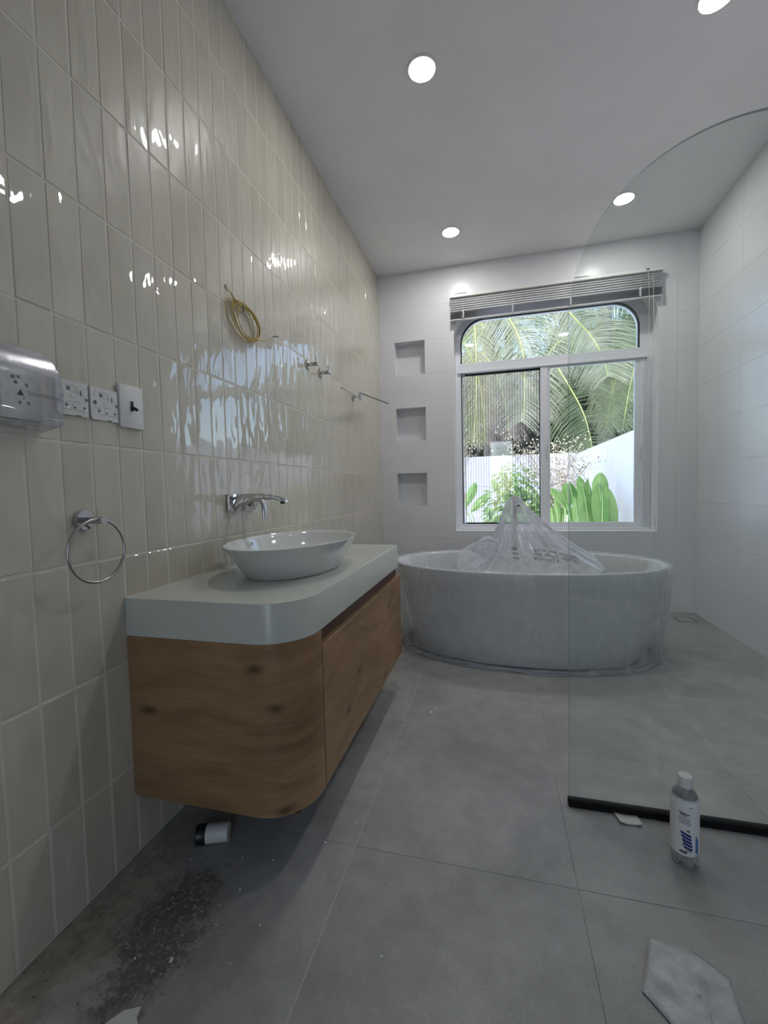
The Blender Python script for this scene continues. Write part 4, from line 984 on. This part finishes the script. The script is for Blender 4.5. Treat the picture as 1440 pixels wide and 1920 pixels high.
# broad paddle leaves
def paddle(parent, base, tipp, wid, bend, mat='broad', y_tilt=0., fold_=.25):
    b, t = Vector(base), Vector(tipp); ax = (t - b); L = ax.length; ax.normalize(); S = ax.cross(Vector((sin(y_tilt), cos(y_tilt), 0))).normalized(); N = S.cross(ax); V = []; F = []; n_ = 12
    def cp(u): return b + ax * L * u + N * bend * sin(pi * u * .5) ** 2
    for i in range(n_ + 1):
        u = i / n_; w_ = wid * (sin(pi * min(1, u * .93 + .05)) ** .55) * (.75 + .35 * u if u < .6 else 1.0) * (1 if u < .97 else .6); c = cp(u)
        for s_ in (-1, -.5, 0, .5, 1): V.append(c + S * s_ * w_ * .5 + N * abs(s_) * w_ * fold_ + N * .006 * sin(i * 2.6 + s_))
    for i in range(n_):
        for k in range(4): F.append((i * 5 + k, i * 5 + k + 1, i * 5 + 6 + k, i * 5 + 5 + k))
    lf = MB().add(V, F).build('leaf', mat, parent, angle=180, recalc=False)
    MB().tube([cp(i / 8) - N * .004 for i in range(9)], [.010 * (1 - .7 * i / 8) for i in range(9)], 6).build('midrib', 'midrib', lf)
    g_ = Vector((parent.location.x + (b.x - parent.location.x) * .3, parent.location.y, -.02))
    MB().tube(crom([g_, (g_ + b) / 2 + Vector((0, 0, .05)), b, cp(.08)], 4), .013, 6).build('stalk', 'midrib', parent)
bp_ = thing('broadleaf_plant', (2.25, 6.6, -.02), 'clump of tall broad banana-like leaves beside the garden side wall', 'plant')
Y_ = 6.6
for (bx1, by1, tx1, ty1, w_, bend, tl, dy) in [(1102, 1010, 1082, 893, .20, .06, .5, .25), (1118, 1000, 1106, 898, .17, .04, -.5, .1), (1150, 1000, 1138, 912, .19, -.05, .6, -.05), (1112, 1025, 1092, 905, .22, .02, .1, -.05), (1092, 1010, 1064, 905, .16, .05, .7, .2),
                                           (1124, 950, 1126, 886, .24, .05, .2, .2), (1140, 1030, 1122, 905, .24, .0, -.2, -.2), (1092, 1025, 1078, 932, .18, .0, .4, -.3), (1142, 1005, 1147, 936, .17, .05, -.9, -.1), (1080, 1020, 1062, 940, .12, .0, .8, -.2), (1130, 1000, 1128, 925, .14, .02, .9, -.3)]:
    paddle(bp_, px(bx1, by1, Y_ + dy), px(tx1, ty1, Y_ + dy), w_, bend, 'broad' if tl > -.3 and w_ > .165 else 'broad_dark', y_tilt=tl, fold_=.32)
bp2 = thing('broadleaf_plant', (2.05, 7.0, -.02), 'thin plant with arching darker leaves right of the window post', 'plant')
for (bx1, by1, tx1, ty1, w_, bend, tl) in [(1048, 985, 1036, 935, .10, .1, .5), (1060, 955, 1040, 912, .20, -.1, .9), (1052, 1000, 1066, 948, .10, .1, -.5), (1066, 965, 1062, 905, .18, .0, -.3), (1040, 1000, 1034, 950, .10, .0, .2)]:
    paddle(bp2, px(bx1, by1, 7.0), px(tx1, ty1, 7.0), w_, bend, y_tilt=tl)
bp3 = thing('broadleaf_plant', (.75, 8.8, -.02), 'sparse plant with three yellow-green leaves at the lower window corner by the niches', 'plant')
for (bx1, by1, tx1, ty1, w_, bend, tl) in [(872, 950, 890, 904, .20, .05, .3), (883, 958, 917, 928, .20, -.05, .2), (937, 925, 925, 897, .13, .05, -.4)]:
    paddle(bp3, px(bx1, by1, 8.8), px(tx1, ty1, 8.8), w_, bend, y_tilt=tl)
# dry flower spray
def spray(loc, Y, base, tips, lab, seed, nb=900):
    t = thing('flowering_bush', loc, lab, 'plant'); rn = random.Random(seed); tw = MB(); bs = MB(); b0 = px(*base, Y)
    tw.tube([(loc[0], loc[1], -.02), b0], [.02, .012], 6)
    for (tx_, ty_) in tips:
        e = px(tx_, ty_, Y + rn.uniform(-.3, .3)); mid = b0.lerp(e, .5) + Vector((rn.uniform(-.06, .06), rn.uniform(-.1, .1), .03)); P = crom([b0, mid, e], 5); tw.tube(P, .0045, 4)
        for k in range(int(nb / len(tips))):
            u = rn.uniform(.25, 1.02) ** .8; f = min(u, 1) * (len(P) - 1); i = min(int(f), len(P) - 2); p = P[i].lerp(P[i + 1], f - i) + Vector((rn.gauss(0, 1), rn.gauss(0, 1), rn.gauss(0, 1))) * (.05 + .05 * u)
            if rn.random() < .3: tw.tube([P[i], p], .0018, 3, caps=False)
            for q in range(2):
                a = Vector((rn.gauss(0, 1), rn.gauss(0, 1), rn.gauss(0, 1))).normalized(); b = a.orthogonal(); s_ = rn.uniform(.006, .015) * (.6 + .6 * u); p2 = p + a * .01
                bs.add([p2 - a * s_, p2 + b * s_, p2 + a * s_, p2 - b * s_], [(0, 1, 2, 3)])
    tw.build('twigs', 'twig', t, smooth=False, recalc=False)['kind'] = 'stuff'; bs.build('blossoms', 'blossom', t, smooth=False, recalc=False)['kind'] = 'stuff'
spray((1.95, 7.4, 0), 7.4, (1045, 960), [(942, 815), (965, 828), (985, 838), (1000, 822), (1015, 835), (1030, 828), (1045, 838), (1060, 830), (1075, 815), (1088, 838), (1070, 850), (1050, 860), (1030, 870), (1095, 870), (1105, 868), (1085, 900), (1000, 860), (1060, 890)], 'dry cream flower sprays fanning out behind the middle window post', 31, 1500)
spray((.45, 10.15, .40), 10.15, (868, 905), [(866, 800), (876, 812), (884, 830), (870, 840), (892, 815), (862, 825)], 'pale flowering twigs at the far window edge above the garden wall', 32, 350)
